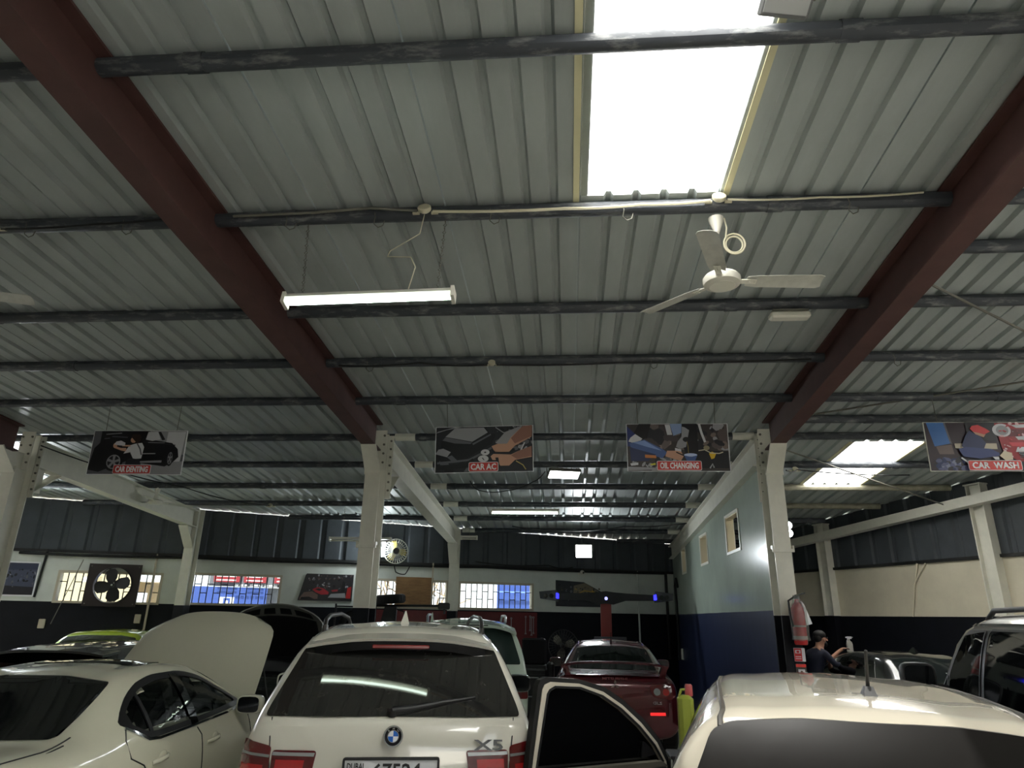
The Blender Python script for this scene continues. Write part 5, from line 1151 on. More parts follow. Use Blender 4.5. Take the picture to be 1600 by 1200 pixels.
# raised bonnet: a curved panel hinged at the windscreen foot
bn_ = MB(); nu, nv = 18, 14; g0 = []; g1 = []; ang = R(47)
for i in range(nv+1):
    t = i/nv
    for j in range(nu+1):
        s_ = 2*j/nu-1; wv_ = .735-.10*t**2-.13*max(0,(t-.78)/.22)**2.4
        ll = 1.08*t-.05*abs(s_)**3*t; bow = .035*(1-s_*s_)+.035*sin(pi*min(1,t*1.02))-.08*max(0,t-.78)**1.3*1.5-.05*abs(s_)**5
        y = 3.32+ll*cos(ang)-bow*sin(ang); z = .98+ll*sin(ang)+bow*cos(ang)
        g0.append((s_*wv_, y, z)); g1.append((s_*wv_*.98, y+.03*sin(ang), z-.03*cos(ang)))
n1 = len(g0); fs = []
for i in range(nv):
    for j in range(nu): q = (i*(nu+1)+j, i*(nu+1)+j+1, (i+1)*(nu+1)+j+1, (i+1)*(nu+1)+j); fs += [q, tuple(n1+k for k in q[::-1])]
rim = [j for j in range(nu+1)]+[i*(nu+1)+nu for i in range(1,nv+1)]+[nv*(nu+1)+j for j in range(nu-1,-1,-1)]+[i*(nu+1) for i in range(nv-1,0,-1)]
for k in range(len(rim)): a, b = rim[k], rim[(k+1)%len(rim)]; fs.append((a,b,n1+b,n1+a))
bn_.add(g0+g1, fs); bo = obj('raised_bonnet', bn_, P_pearl, IS.root, 50)
mb = MB(); mb.tube([(.62,4.15,.86),(.55,3.85,1.55)], .008, 6); obj('bonnet_stay', mb, M_dark, bo)
IS.wheel(.92, .79, .33, .23); IS.wheel(3.65, .78, .33, .22)

# ivory hatchback on the right with its front door open
HB = Car('hatchback_car', 'ivory white hatchback with an open door at the right of the front row', (1.03,2.50), R(-13),
 [(0,.40,.66,.6,.70,.84,.62,.90,.92),(.03,.32,.80,.62,.78,.94,.70,.985,1.0),(.07,.28,.845,.62,.82,.98,.735,1.06,1.08),(.30,.25,.855,.62,.82,1.0,.60,1.40,1.445),(.38,.25,.855,.62,.82,1.0,.575,1.425,1.475),(.7,.25,.855,.62,.82,1.0,.575,1.45,1.50),(1.3,.25,.855,.62,.82,.99,.585,1.45,1.505),
  (1.9,.25,.855,.62,.82,.98,.59,1.44,1.495),(2.3,.25,.85,.62,.82,.97,.58,1.42,1.48),(3.0,.25,.85,.62,.80,.95,.66,1.07,1.12),(3.35,.27,.84,.62,.78,.92,.68,.96,1.0),(3.9,.32,.80,.6,.70,.80,.58,.82,.86),(4.12,.42,.6,.56,.52,.62,.42,.64,.66)], P_hatch, 72, 6)
HB.patch('rear_window', 'B', rp([(-.70,1.06),(.70,1.06),(.69,1.12),(.568,1.385),(.50,1.415),(.25,1.434),(-.25,1.434),(-.50,1.415),(-.568,1.385),(-.69,1.12)], .03), mat('brownish_tinted_glass', (30,28,26), .3, spec=.18), .006, .018, .04, even=True)
for sx in (-1, 1):
    mb = MB(); pts = [HB.hit('T', sx*x, y)[0]+V((0,0,.002)) for x, y in ((.53,.5),(.55,1.0),(.565,1.5),(.57,2.0),(.56,2.35))]
    pts = [HB.hit('B', sx*.535, z)[0]+V((0,-.003,.002)) for z in (1.395,1.425)]+[HB.hit('T', sx*.525, y)[0]+V((0,0,.002)) for y in (.35,.40)]+pts
    mb.tube(pts, .011, 6); obj('roof_ditch_strip', mb, mat('ditch_grey', (70,66,60), .5), HB.root, 50)
    HB.patch('tail_light', 'B', rp([(sx*a, b) for a, b in ((.74,1.0),(.80,1.0),(.82,.72),(.70,.74))], .02), M_tail, .012, .02, .05)
l, nn, d = HB.hit('T', 0, .80)
mb = MB(); mb.hexa([(.024,.62,l.z-.007),(.076,.62,l.z-.007),(.076,.72,l.z-.002),(.024,.72,l.z-.002)], [(.034,.65,l.z+.030),(.066,.65,l.z+.030),(.064,.70,l.z+.028),(.036,.70,l.z+.028)]); ab = obj('antenna_base', mb, M_dark, HB.root, 50)
mb = MB(); mb.tube([(.05,.675,l.z+.025),(.05,.60,l.z+.165)], [.008,.0065], 8); mb.ball((.05,.60,l.z+.165), .0075, 8); obj('antenna_mast', mb, M_dark, ab, 50)
for ax in ('L','R'):
    HB.patch('rear_side_window', ax, rp([(.42,1.06),(.62,1.36),(.95,1.395),(1.5,1.40),(1.52,1.03)], .03), M_tint, .003, .012, .05); HB.ring('window_trim', ax, rp([(.42,1.06),(.62,1.36),(.95,1.395),(1.5,1.40),(1.52,1.03)], .03), .014, M_dark)
    if ax == 'R': HB.patch('front_side_window', ax, rp([(1.6,1.03),(1.6,1.40),(1.95,1.385),(2.25,1.34),(2.75,1.05)], .03), M_tint, .003, .012, .05)
    else: HB.patch('door_opening', ax, rp([(1.58,.35),(1.58,1.40),(1.95,1.385),(2.25,1.34),(2.80,1.03),(2.85,.35)], .03), M_black, .003, .012, .06)
    HB.seam(ax, [(.75,1.02),(.8,.8),(1.0,.6),(1.05,.4)]); HB.seam(ax, [(1.55,1.0),(1.55,.4)])
    for hy in (1.0, 1.85) if ax == 'R' else (1.0,):
        l2, n2, _ = HB.hit(ax, hy, .86); sx = 1 if ax == 'R' else -1; mb = MB(); mb.tube([(l2.x,hy-.09,.86),(l2.x+sx*.03,hy-.05,.865),(l2.x+sx*.03,hy+.05,.87),(l2.x,hy+.09,.87)], .014, 8); obj('door_handle', mb, P_hatch, HB.root, 50)
HB.patch('windscreen', 'T', rp([(-.56,2.4),(-.66,2.95),(.66,2.95),(.56,2.4)], .03), M_tint)
HB.wheel(.72, .75, .30, .2); HB.wheel(3.2, .75, .30, .2); HB.mirror(1, 2.62, 1.06, .84, P_hatch)
# the open front door, built in world space between its rear edge and its hinge and then parented to the car
DA, DB = V((-.20,4.80)), V((.79,5.477)); dd = (DB-DA); dl = dd.length; dd.normalize(); dn = V((dd.y,-dd.x))          # dn faces the camera side (inside of the door)
MI = (Matrix.Translation((1.03,2.50,0)) @ Matrix.Rotation(R(-13), 4, 'Z')).inverted()
def DP(off): return lambda s_, z: MI @ V((DA.x+dd.x*s_+dn.x*off, DA.y+dd.y*s_+dn.y*off, z))
o_out = [(-.10,.40),(-.09,.888),(-.047,1.175),(-.018,1.36),(.0,1.392),(.05,1.408),(.3,1.392),(.513,1.338),(.676,1.250),(.84,1.132),(.977,1.0),(1.055,.87),(1.085,.70),(1.08,.40)]
o_mid = [(-.07,.42),(-.062,.888),(-.018,1.165),(.012,1.335),(.03,1.365),(.075,1.380),(.3,1.364),(.50,1.308),(.66,1.220),(.82,1.102),(.955,.972),(1.03,.85),(1.055,.70),(1.05,.42)]
o_in = [(-.03,.86),(-.025,.888),(.030,1.16),(.058,1.305),(.072,1.325),(.11,1.342),(.31,1.330),(.49,1.274),(.645,1.188),(.80,1.072),(.925,.95),(.99,.855),(.985,.85),(.97,.845)]
mb = MB(); mb.frame(o_mid, o_in, DP(.035), DP(-.035)); dr = obj('front_door', mb, P_hatch, HB.root, 0)
mb = MB(); mb.frame(o_out, o_mid, DP(.028), DP(-.03)); obj('door_seal', mb, M_cable, dr)
mb = MB(); mb.frame([(a, b) for a, b in inset(o_in, -.014)], o_in, DP(.040), DP(.03)); obj('window_channel', mb, M_dark, dr)
mb = MB(); mb.prism(o_in, DP(.006), DP(0)); obj('door_glass', mb, M_tint, dr)
mb = MB(); mb.prism([(-.06,.42),(-.055,.87),(.97,.835),(1.04,.80),(1.04,.42)], DP(.075), DP(.03)); obj('inner_trim_panel', mb, mat('door_card_grey', (70,68,64), .6), dr)
mb = MB(); mb.prism(rp([(-.05,.84),(-.05,.875),(.95,.865),(1.0,.83)], .01), DP(.09), DP(.03)); obj('sill_trim', mb, mat('sill_grey', (96,92,84), .5), dr)
mb = MB(); mb.prism(rp([(.82,.88),(.84,.99),(.95,.90)], .02), DP(.03), DP(.012)); obj('mirror_triangle', mb, M_dark, dr)

# maroon saloon with tail spoiler
LA = Car('saloon_car', 'maroon saloon with rear spoiler parked facing the alignment machine', (.63,10.15), R(-1.5),
 [(0,.42,.66,.6,.68,.84,.60,.90,.92),(.03,.32,.80,.62,.78,.90,.70,.965,.98),(.10,.28,.85,.62,.81,.95,.72,1.03,1.05),(.45,.26,.87,.62,.815,.97,.70,1.035,1.06),(.62,.25,.88,.62,.82,.98,.67,1.05,1.075),(1.25,.24,.88,.62,.82,.99,.545,1.36,1.41),(1.5,.24,.88,.62,.82,.99,.54,1.40,1.455),(2.0,.24,.88,.62,.82,.98,.545,1.41,1.47),(2.5,.24,.88,.62,.82,.97,.54,1.36,1.42),(3.1,.24,.875,.62,.80,.95,.68,1.02,1.06),(3.5,.27,.86,.62,.78,.9,.66,.94,.97),(4.1,.34,.76,.58,.64,.74,.5,.76,.79),(4.25,.44,.6,.55,.5,.6,.4,.62,.64)], P_maroon)
LA.patch('rear_window', 'B', rp([(-.635,1.085),(.635,1.085),(.53,1.345),(.3,1.385),(-.3,1.385),(-.53,1.345)], .02), mat('greenish_tint', (24,30,26), .06), .004, .012, .06)
mb = MB(); prev = None
for t in [i/12 for i in range(13)]:
    s_ = 2*t-1; x = .74*s_; z = 1.20-.05*abs(s_)**4+.012*(1-s_*s_); cur = [(x,.02+.06*abs(s_)**3,z-.012),(x,.26+.06*abs(s_)**3,z-.022),(x,.25+.06*abs(s_)**3,z+.012),(x,.03+.06*abs(s_)**3,z+.012)]
    if prev: mb.hexa(prev, cur)
    prev = cur
so_ = obj('tail_spoiler', mb, P_maroon, LA.root, 50)
for sx in (-1, 1):
    mb = MB(); mb.hexa([(sx*.60,.08,1.02),(sx*.68,.08,1.02),(sx*.68,.26,1.03),(sx*.60,.26,1.03)], [(sx*.66,.07,1.185),(sx*.735,.07,1.175),(sx*.735,.26,1.165),(sx*.66,.26,1.175)]); obj('spoiler_stand', mb, P_maroon, so_, 40)
    tl_ = LA.patch('tail_light', 'B', rp([(sx*a, b) for a, b in ((.46,.93),(.78,.96),(.82,.82),(.74,.76),(.50,.80))], .03), M_tail, .012, .02, .05)
    for cx in (.56, .68):
        l, nn, d = LA.hit('B', sx*cx, .86); mb = place(disc(0,.045,0,16), Matrix.Translation(l+V((0,-.022,0)))); obj('lamp_ring', mb, M_alu if cx < .6 else M_tail2, tl_)
    LA.mirror(sx, 2.75, 1.06, .82, P_maroon)
    LA.patch('reflector', 'B', [(sx*.46,.60),(sx*.66,.605),(sx*.66,.57),(sx*.46,.565)], mat('red_reflector_glow', (255,50,50), .3, emit=.6), .012, .02)  # emission stands in for light thrown back by the reflector
for k in range(3):
    a = R(90+120*k); l, nn, d = LA.hit('B', 0, .93); c0 = V((cos(a)*.034, 0, sin(a)*.034)); ex = V((cos(a),0,sin(a)))*.034; ey = V((-sin(a),0,cos(a)))*.018
    mb = MB(); b0 = l+V((0,-.014,0)); mb.hexa([b0+c0-ex, b0+c0+ey, b0+c0+ex, b0+c0-ey], [p+V((0,.01,0)) for p in (b0+c0-ex, b0+c0+ey, b0+c0+ex, b0+c0-ey)]); obj('diamond_emblem', mb, M_chrome, LA.root)
obj('lettering', on_tail(LA, text_mb('MITSUBISHI', .035, .34, .01, .003), .0, 1.005, 5, .008), mat('dull_chrome', (120,90,90), .3, metal=.6), LA.root); obj('lettering', on_tail(LA, text_mb('GLS', .035, .12, .01, .003), .56, .72, 5, .008), M_alu, LA.root)
mb = MB(); l, nn, d = LA.hit('T', 0, 1.36); mb.lathe([(.02,0),(.016,.03),(.006,.04),(.005,.16),(0,.165)], 8, 0, Matrix.Translation(l) @ Matrix.Rotation(R(25),4,'X')); obj('roof_antenna', mb, M_dark, LA.root, 40)
for sx in (-1, 1): LA.patch('roof_moulding', 'T', [(sx*.50,1.35),(sx*.515,1.35),(sx*.52,2.4),(sx*.505,2.4)], M_silver if False else mat('moulding_grey', (160,150,150), .3), .004, .008)
for ax in ('L','R'): LA.patch('side_window', ax, rp([(1.1,1.05),(1.4,1.34),(2.0,1.38),(2.45,1.33),(2.95,1.04)], .03), M_tint)
LA.wheel(.85, .77, .32); LA.wheel(3.4, .77, .32)

# pale SUV behind the white one
WS = Car('suv', 'pale greenish white SUV half hidden behind the central white SUV', (-1.47,10.25), R(8),
 [(0,.42,.72,.6,.74,.84,.70,.90,.92),(.03,.34,.86,.62,.86,.92,.80,.98,1.0),(.09,.30,.91,.62,.89,1.02,.83,1.10,1.13),(.34,.27,.92,.64,.89,1.08,.70,1.58,1.66),(.45,.27,.92,.64,.89,1.08,.67,1.64,1.73),(1.2,.27,.92,.64,.89,1.08,.66,1.66,1.76),(2.2,.27,.92,.64,.89,1.06,.65,1.65,1.74),(3.0,.27,.92,.64,.88,1.04,.70,1.2,1.25),(3.6,.3,.90,.64,.85,.98,.7,1.04,1.08),(4.1,.4,.7,.6,.6,.7,.5,.75,.78)], P_mint)
WS.patch('rear_window', 'B', rp([(-.80,1.14),(.80,1.14),(.79,1.20),(.67,1.56),(.55,1.62),(-.55,1.62),(-.67,1.56),(-.79,1.20)], .05), mat('green_tint', (44,58,54), .08), .004, .012, .06)
mb = MB(); prev = None
for t in [i/12 for i in range(13)]:
    s_ = 2*t-1; c = 1-abs(s_)**3; x = .74*s_; z = 1.60+.115*c; cur = [(x,.50,z-.03),(x,.18-.04*c,z-.07),(x,.16-.04*c,z-.03),(x,.62,z+.025)]
    if prev: mb.hexa(prev, cur)
    prev = cur
so_ = obj('roof_spoiler', mb, P_mint, WS.root, 50); mb = MB(); mb.bbox((-.32,.125,1.655),(.32,.15,1.675), .004); obj('spoiler_slot', mb, M_dark, so_)
for sx in (-1, 1):
    mb = MB(); mb.tube([(sx*.60,.75,1.70),(sx*.61,.85,1.78),(sx*.61,1.1,1.80),(sx*.61,2.1,1.80),(sx*.60,2.3,1.70)], .02, 8); obj('roof_rail', mb, M_alu, WS.root, 50)
    WS.patch('tail_light', 'B', rp([(sx*a, b) for a, b in ((.70,.92),(.88,.94),(.90,.70),(.72,.70))], .03), M_tail, .012, .02)
for ax in ('L','R'): WS.patch('side_window', ax, rp([(.42,1.15),(.5,1.5),(.8,1.58),(2.2,1.60),(2.8,1.15)], .04), M_tint)
mb = MB(); mb.hexa([(-.56,.62,1.66),(-.50,.62,1.66),(-.50,.85,1.70),(-.56,.85,1.70)], [(-.535,.70,1.83),(-.525,.70,1.83),(-.525,.75,1.82),(-.535,.75,1.82)]); obj('fin_antenna', mb, P_mint, WS.root, 50)
WS.wheel(.85, .8, .36, .24); WS.wheel(3.4, .8, .36, .24); WS.mirror(1, 2.75, 1.15, .87, P_mint, (.12,.07,.09))

# silver off-roader at the right edge
SV = Car('suv', 'tall silver off-roader with black glass at the right picture edge', (3.16,2.95), R(-13),
 [(0,.45,.80,.7,.82,.95,.78,1.05,1.08),(.03,.40,.91,.72,.90,1.05,.84,1.15,1.18),(.08,.36,.94,.74,.92,1.15,.85,1.25,1.28),(.22,.34,.95,.74,.92,1.18,.76,1.75,1.82),(.32,.34,.95,.74,.92,1.18,.74,1.79,1.86),(1.2,.34,.95,.74,.92,1.17,.735,1.81,1.89),(2.2,.34,.95,.74,.92,1.16,.73,1.80,1.885),(2.85,.34,.95,.74,.92,1.15,.71,1.74,1.82),(3.55,.34,.95,.74,.91,1.13,.76,1.22,1.26),(4.0,.36,.94,.74,.90,1.08,.78,1.14,1.18),(4.6,.40,.90,.74,.84,.98,.70,1.02,1.06),(4.8,.5,.74,.7,.66,.8,.55,.84,.86)], P_silver)
for ax in ('L','R'):
    SV.patch('pillar_trim', ax, rp([(.27,1.185),(.31,1.75),(2.66,1.74),(2.95,1.45),(3.28,1.175)], .03), M_dark, .008, .014, .07)
    for q in ([(.30,1.22),(.34,1.70),(1.15,1.735),(1.15,1.21)], [(1.25,1.21),(1.25,1.735),(2.0,1.735),(2.0,1.20)], [(2.10,1.20),(2.10,1.73),(2.62,1.70),(2.86,1.42),(2.86,1.20)], [(2.92,1.20),(2.92,1.40),(3.22,1.19)]):
        SV.patch('side_window', ax, rp(q, .03), M_tint, .014, .018, .06); SV.ring('window_trim', ax, rp(q, .03), .012, M_dark, .016, .02)
    SV.patch('chrome_belt', ax, [(.3,1.165),(3.3,1.15),(3.3,1.135),(.3,1.15)], M_chrome, .008, .014); SV.patch('roof_gutter', ax, [(.4,1.785),(2.6,1.785),(2.6,1.768),(.4,1.768)], M_chrome, .012, .02)
    SV.seam(ax, [(1.2,1.14),(1.2,.6)]); SV.seam(ax, [(2.05,1.14),(2.05,.5)]); SV.seam(ax, [(3.3,1.12),(3.3,.5)])
for sx in (-1, 1):
    mb = MB(); mb.tube([(sx*.66,.5,1.83),(sx*.665,.62,1.885),(sx*.66,2.3,1.88),(sx*.65,2.5,1.82)], .018, 8); obj('roof_rail', mb, M_dark, SV.root, 50); SV.mirror(sx, 2.85, 1.40, .98, M_dark, (.125,.08,.10))
SV.patch('rear_window', 'B', rp([(-.74,1.22),(.74,1.22),(.66,1.70),(-.66,1.70)], .05), M_tint); SV.patch('windscreen', 'T', rp([(-.66,2.95),(-.72,3.45),(.72,3.45),(.66,2.95)], .03), M_tint)
SV.wheel(.95, .83, .40, .27); SV.wheel(3.8, .83, .40, .27)

# black saloon in the right bay
low = lambda L, h, w: [(0,.42,.66*w,.6,.68*w,.82*h,.60*w,.88*h,.90*h),(.03,.32,.80*w,.62,.78*w,.89*h,.70*w,.95*h,.97*h),(.10,.28,.85*w,.62,.81*w,.94*h,.72*w,1.01*h,1.03*h),(.45,.26,.87*w,.62,.815*w,.96*h,.70*w,1.02*h,1.04*h),(.62,.25,.88*w,.62,.82*w,.97*h,.67*w,1.03*h,1.055*h),(1.3,.24,.88*w,.62,.82*w,.97*h,.545*w,1.33*h,1.375*h),(1.55,.24,.88*w,.62,.82*w,.97*h,.54*w,1.37*h,1.415*h),(2.0,.24,.88*w,.62,.82*w,.96*h,.545*w,1.375*h,1.425*h),(2.5,.24,.88*w,.62,.82*w,.95*h,.54*w,1.33*h,1.385*h),(3.15,.24,.875*w,.62,.80*w,.94*h,.68*w,1.0*h,1.04*h),(3.5,.27,.86*w,.62,.78*w,.9*h,.66*w,.92*h,.96*h),(L-.15,.34,.76*w,.58,.64*w,.74*h,.5*w,.76*h,.79*h),(L,.44,.6*w,.55,.5*w,.6*h,.4*w,.62*h,.64*h)]
BS = Car('saloon_car', 'black saloon in the right bay that the person leans on', (4.86,8.85), R(6), low(4.3,1.0,1.0), P_black)
BS.patch('rear_window', 'B', rp([(-.635,1.065),(.635,1.065),(.53,1.325),(.3,1.355),(-.3,1.355),(-.53,1.325)], .02), mat('grey_green_glass', (30,36,36), .1), .004, .012, .06)
BS.patch('glass_sticker', 'B', [(.02,1.10),(.16,1.10),(.16,1.13),(.02,1.13)], M_board, .006, .01); BS.patch('glass_sticker', 'B', [(.06,1.16),(.18,1.155),(.18,1.20),(.06,1.20)], mat('sticker_grey', (150,160,150), .5), .006, .01)
for ax in ('L','R'): BS.patch('side_window', ax, rp([(1.1,1.03),(1.4,1.31),(2.0,1.345),(2.45,1.30),(2.95,1.02)], .03), M_tint)
mb = MB(); l, nn, d = BS.hit('T', .1, 1.65); mb.hexa([(.075,1.55,l.z-.01),(.125,1.55,l.z-.01),(.12,1.75,l.z),(.08,1.75,l.z)], [(.097,1.62,l.z+.07),(.103,1.62,l.z+.07),(.103,1.66,l.z+.065),(.097,1.66,l.z+.065)]); obj('fin_antenna', mb, P_black, BS.root, 50)
for sx in (-1, 1): BS.patch('tail_light', 'B', rp([(sx*a, b) for a, b in ((.46,.90),(.78,.93),(.82,.80),(.50,.78))], .03), M_tail, .012, .02, .05); BS.mirror(sx, 2.8, 1.03, .82, P_black)
BS.wheel(.85, .77, .32); BS.wheel(3.4, .77, .32)

# dark hatchback, lime hatchback and black car with open bonnet on the left
DH = Car('hatchback_car', 'dark grey hatchback with roof spoiler behind the pearl saloon', (-5.62,7.25), R(5), [r if i > 1 else r for i, r in enumerate([(0,.40,.66,.6,.70,.84,.62,.90,.92),(.03,.32,.80,.62,.78,.92,.70,.965,.98),(.07,.28,.845,.62,.82,.97,.735,1.04,1.06),(.36,.25,.86,.62,.82,.98,.58,1.31,1.36),(.5,.25,.86,.62,.82,.98,.565,1.335,1.385),(1.3,.25,.86,.62,.82,.97,.565,1.355,1.41),(1.9,.25,.86,.62,.82,.96,.56,1.345,1.405),(2.2,.25,.85,.62,.82,.95,.55,1.31,1.37),(2.75,.25,.85,.62,.80,.93,.66,1.0,1.05),(3.0,.27,.84,.62,.78,.9,.66,.93,.97),(3.3,.42,.6,.56,.52,.62,.42,.64,.66)])], P_grey)
DH.patch('rear_window', 'B', rp([(-.70,1.04),(.70,1.04),(.565,1.29),(.25,1.33),(-.25,1.33),(-.565,1.29)], .03), M_tint, .004, .012, .05)
mb = MB(); prev = None
for t in [i/10 for i in range(11)]:
    s_ = 2*t-1; c = 1-abs(s_)**3; x = .60*s_; z = 1.325+.045*c; cur = [(x,.50,z-.03),(x,.20-.04*c,z-.04),(x,.19-.04*c,z-.015),(x,.55,z+.014)]
    if prev: mb.hexa(prev, cur)
    prev = cur
obj('roof_spoiler', mb, P_black, DH.root, 50)
for ax in ('L','R'): q = rp([(.45,1.06),(.75,1.29),(1.3,1.315),(1.9,1.31),(2.15,1.26),(2.5,1.04)], .03); DH.patch('side_window', ax, q, M_tint); DH.ring('chrome_trim', ax, q, .014, M_chrome)
for sx in (-1, 1): DH.patch('tail_light', 'B', rp([(sx*a, b) for a, b in ((.66,1.0),(.78,1.0),(.80,.78),(.62,.80))], .03), M_tail, .012, .02); DH.mirror(sx, 2.4, 1.02, .82, P_grey)
DH.wheel(.72, .75, .3, .2); DH.wheel(2.6, .75, .3, .2)
LC = Car('hatchback_car', 'lime green hatchback in the dark corner below the exhaust fan', (-7.75,11.2), R(14), [(0,.40,.62,.6,.66,.84,.60,.90,.92),(.03,.32,.76,.62,.76,.92,.68,.965,.98),(.07,.28,.80,.62,.79,.97,.72,1.04,1.06),(.40,.25,.81,.62,.79,.98,.58,1.36,1.42),(.55,.25,.81,.62,.79,.98,.56,1.385,1.45),(1.3,.25,.81,.62,.79,.97,.56,1.40,1.46),(1.8,.25,.81,.62,.79,.96,.55,1.37,1.43),(2.4,.25,.81,.62,.78,.93,.64,1.02,1.06),(2.7,.3,.78,.62,.72,.85,.6,.90,.93),(2.95,.42,.6,.56,.52,.62,.42,.64,.66)], P_lime)
LC.patch('rear_window', 'B', rp([(-.68,1.05),(.68,1.05),(.55,1.34),(.3,1.375),(-.3,1.375),(-.55,1.34)], .03), mat('olive_glass', (40,44,14), .1, coat=1), .004, .012, .05)
for ax in ('L','R'): LC.patch('side_window', ax, rp([(.45,1.06),(.7,1.33),(1.3,1.355),(1.75,1.32),(2.2,1.02)], .03), M_tint)
for sx in (-1, 1): LC.patch('tail_light', 'B', rp([(sx*a, b) for a, b in ((.64,1.0),(.74,1.0),(.76,.78),(.6,.80))], .03), M_tail, .012, .02)
LC.wheel(.65, .70, .29, .19); LC.wheel(2.25, .70, .29, .19)
BC = Car('suv', 'black car facing the camera with its bonnet wide open', (-5.25,14.5), R(189), [(0,.42,.66,.6,.70,.84,.62,.90,.92),(.05,.32,.86,.62,.86,.95,.78,1.0,1.03),(.35,.27,.92,.64,.87,1.02,.66,1.45,1.5),(1.2,.27,.92,.64,.87,1.02,.64,1.5,1.56),(1.9,.27,.92,.64,.87,1.0,.62,1.42,1.48),(2.5,.27,.92,.64,.86,.98,.74,1.06,1.10),(3.6,.30,.90,.64,.84,.93,.72,.98,1.01),(4.1,.36,.84,.62,.76,.84,.62,.86,.88),(4.25,.46,.66,.6,.58,.68,.45,.70,.72)], P_black)
bm_ = MB(); g0 = []; g1 = []; ang = R(50)
for i in range(11):
    t = i/10
    for j in range(15):
        s_ = 2*j/14-1; w2 = .78-.10*t*t-.10*max(0,(t-.75)/.25)**2; ll = 1.12*t-.14*abs(s_)**2.2*t; bow = .05*(1-s_*s_)+.05*sin(pi*t); y = 2.62+ll*cos(ang)-bow*sin(ang); z = 1.04+ll*sin(ang)+bow*cos(ang)
        g0.append((s_*w2,y,z)); g1.append((s_*w2,y+.03*sin(ang),z-.03*cos(ang)))
n1 = len(g0); fs = []
for i in range(10):
    for j in range(14): q = (i*15+j, i*15+j+1, (i+1)*15+j+1, (i+1)*15+j); fs += [q, tuple(n1+k for k in q[::-1])]
rim = list(range(15))+[i*15+14 for i in range(1,11)]+[150+j for j in range(13,-1,-1)]+[i*15 for i in range(9,0,-1)]
for k in range(len(rim)): a, b = rim[k], rim[(k+1)%len(rim)]; fs.append((a,b,n1+b,n1+a))
bm_.add(g0+g1, fs); bo = obj('raised_bonnet', bm_, P_silver, BC.root, 50)
def on_bonnet(t, s_, d): w2 = .78-.10*t*t-.10*max(0,(t-.75)/.25)**2; ll = 1.12*t-.14*abs(s_)**2.2*t; bow = .05*(1-s_*s_)+.05*sin(pi*t); return V((s_*w2, 2.62+ll*cos(ang)-bow*sin(ang)+(.03+d)*sin(ang), 1.04+ll*sin(ang)+bow*cos(ang)-(.03+d)*cos(ang)))
def bpatch(name, t0, t1, s0, s1, m, d=.02):
    mb = MB(); n = 8; vs = []
    for i in range(n+1):
        for j in range(n+1): vs.append(on_bonnet(t0+(t1-t0)*i/n, s0+(s1-s0)*j/n, d))
    for i in range(n+1):
        for j in range(n+1): vs.append(on_bonnet(t0+(t1-t0)*i/n, s0+(s1-s0)*j/n, 0))
    k = (n+1)**2; fs = []
    for i in range(n):
        for j in range(n): q = (i*(n+1)+j, i*(n+1)+j+1, (i+1)*(n+1)+j+1, (i+1)*(n+1)+j); fs += [q, tuple(k+a for a in q[::-1])]
    rim = [j for j in range(n+1)]+[i*(n+1)+n for i in range(1,n+1)]+[n*(n+1)+j for j in range(n-1,-1,-1)]+[i*(n+1) for i in range(n-1,0,-1)]
    for a_ in range(len(rim)): a, b = rim[a_], rim[(a_+1)%len(rim)]; fs.append((a,b,k+b,k+a))
    mb.add(vs, fs); return obj(name, mb, m, bo, 40)
bpatch('insulation_pad', .04, .78, -.86, .86, M_cable, .03)
for s0, s1 in ((-.82,-.42),(-.32,-.06),(.06,.32),(.42,.82)): bpatch('frame_pocket', .82, .93, s0, s1, M_dark, .006)
for sx in (-1, 1):
    hl = BC.patch('headlight', 'F', rp([(sx*a, b) for a, b in ((.50,.70),(.52,.84),(.78,.88),(.84,.80),(.80,.68))], .03), mat('headlight_glass', (60,64,68), .05, coat=1), .012, .02, .05)
    for cx in (.60, .73):
        l, nn, d = BC.hit('F', sx*cx, .775); obj('reflector_bowl', place(disc(0,.055,0,18), Matrix.Translation(l+V((0,.016,0)))), M_chrome, hl)
    BC.mirror(sx, 2.25, 1.08, .86, P_black, (.11,-.07,.08), False)
BC.patch('grille', 'F', rp([(-.42,.72),(.42,.72),(.46,.60),(-.46,.60)], .03), M_dark, .01, .02); BC.patch('windscreen', 'T', rp([(-.58,1.95),(-.68,2.42),(.68,2.42),(.58,1.95)], .03), M_tint); BC.patch('engine_bay', 'T', rp([(-.64,2.6),(-.62,3.9),(.62,3.9),(.64,2.6)], .06), M_cable, .006, .012)
BC.wheel(.8, .8, .35); BC.wheel(3.35, .8, .35)
for ax in ('L','R'): BC.patch('side_window', ax, rp([(.45,1.08),(.6,1.40),(1.3,1.45),(1.8,1.40),(2.35,1.06)], .03), M_tint)

# yellow can beside the hatchback
g = root('plastic_can', 'yellow plastic can with a pink cap beside the ivory hatchback', 'can', (1.0,6.5,0))
mb = MB(); mb.bbox((-.065,-.07,.72),(.065,.07,1.17), .03); mb.tube([(-.05,0,1.15),(-.03,0,1.21),(.02,0,1.21),(.035,0,1.17)], .012, 8); obj('body', mb, mat('can_yellow', (150,160,60), .5), g, 40)
mb = MB(); mb.lathe([(.03,1.18),(.034,1.19),(.034,1.26),(.025,1.275),(0,1.275)], 14, 0, T(.035,0,-.02)); obj('cap', mb, mat('cap_pink', (190,90,90), .4), g, 40)
g = root('stool', 'dark metal stool holding the yellow can', 'stool', (1.0,6.5,0))
mb = MB(); mb.bbox((-.17,-.17,.69),(.17,.17,.72), .008); obj('seat', mb, M_dark, g)
for sx in (-1, 1):
    for sy in (-1, 1): mb = MB(); mb.tube([(sx*.17,sy*.17,0),(sx*.14,sy*.14,.69)], .014, 8); obj('leg', mb, M_dark, g)

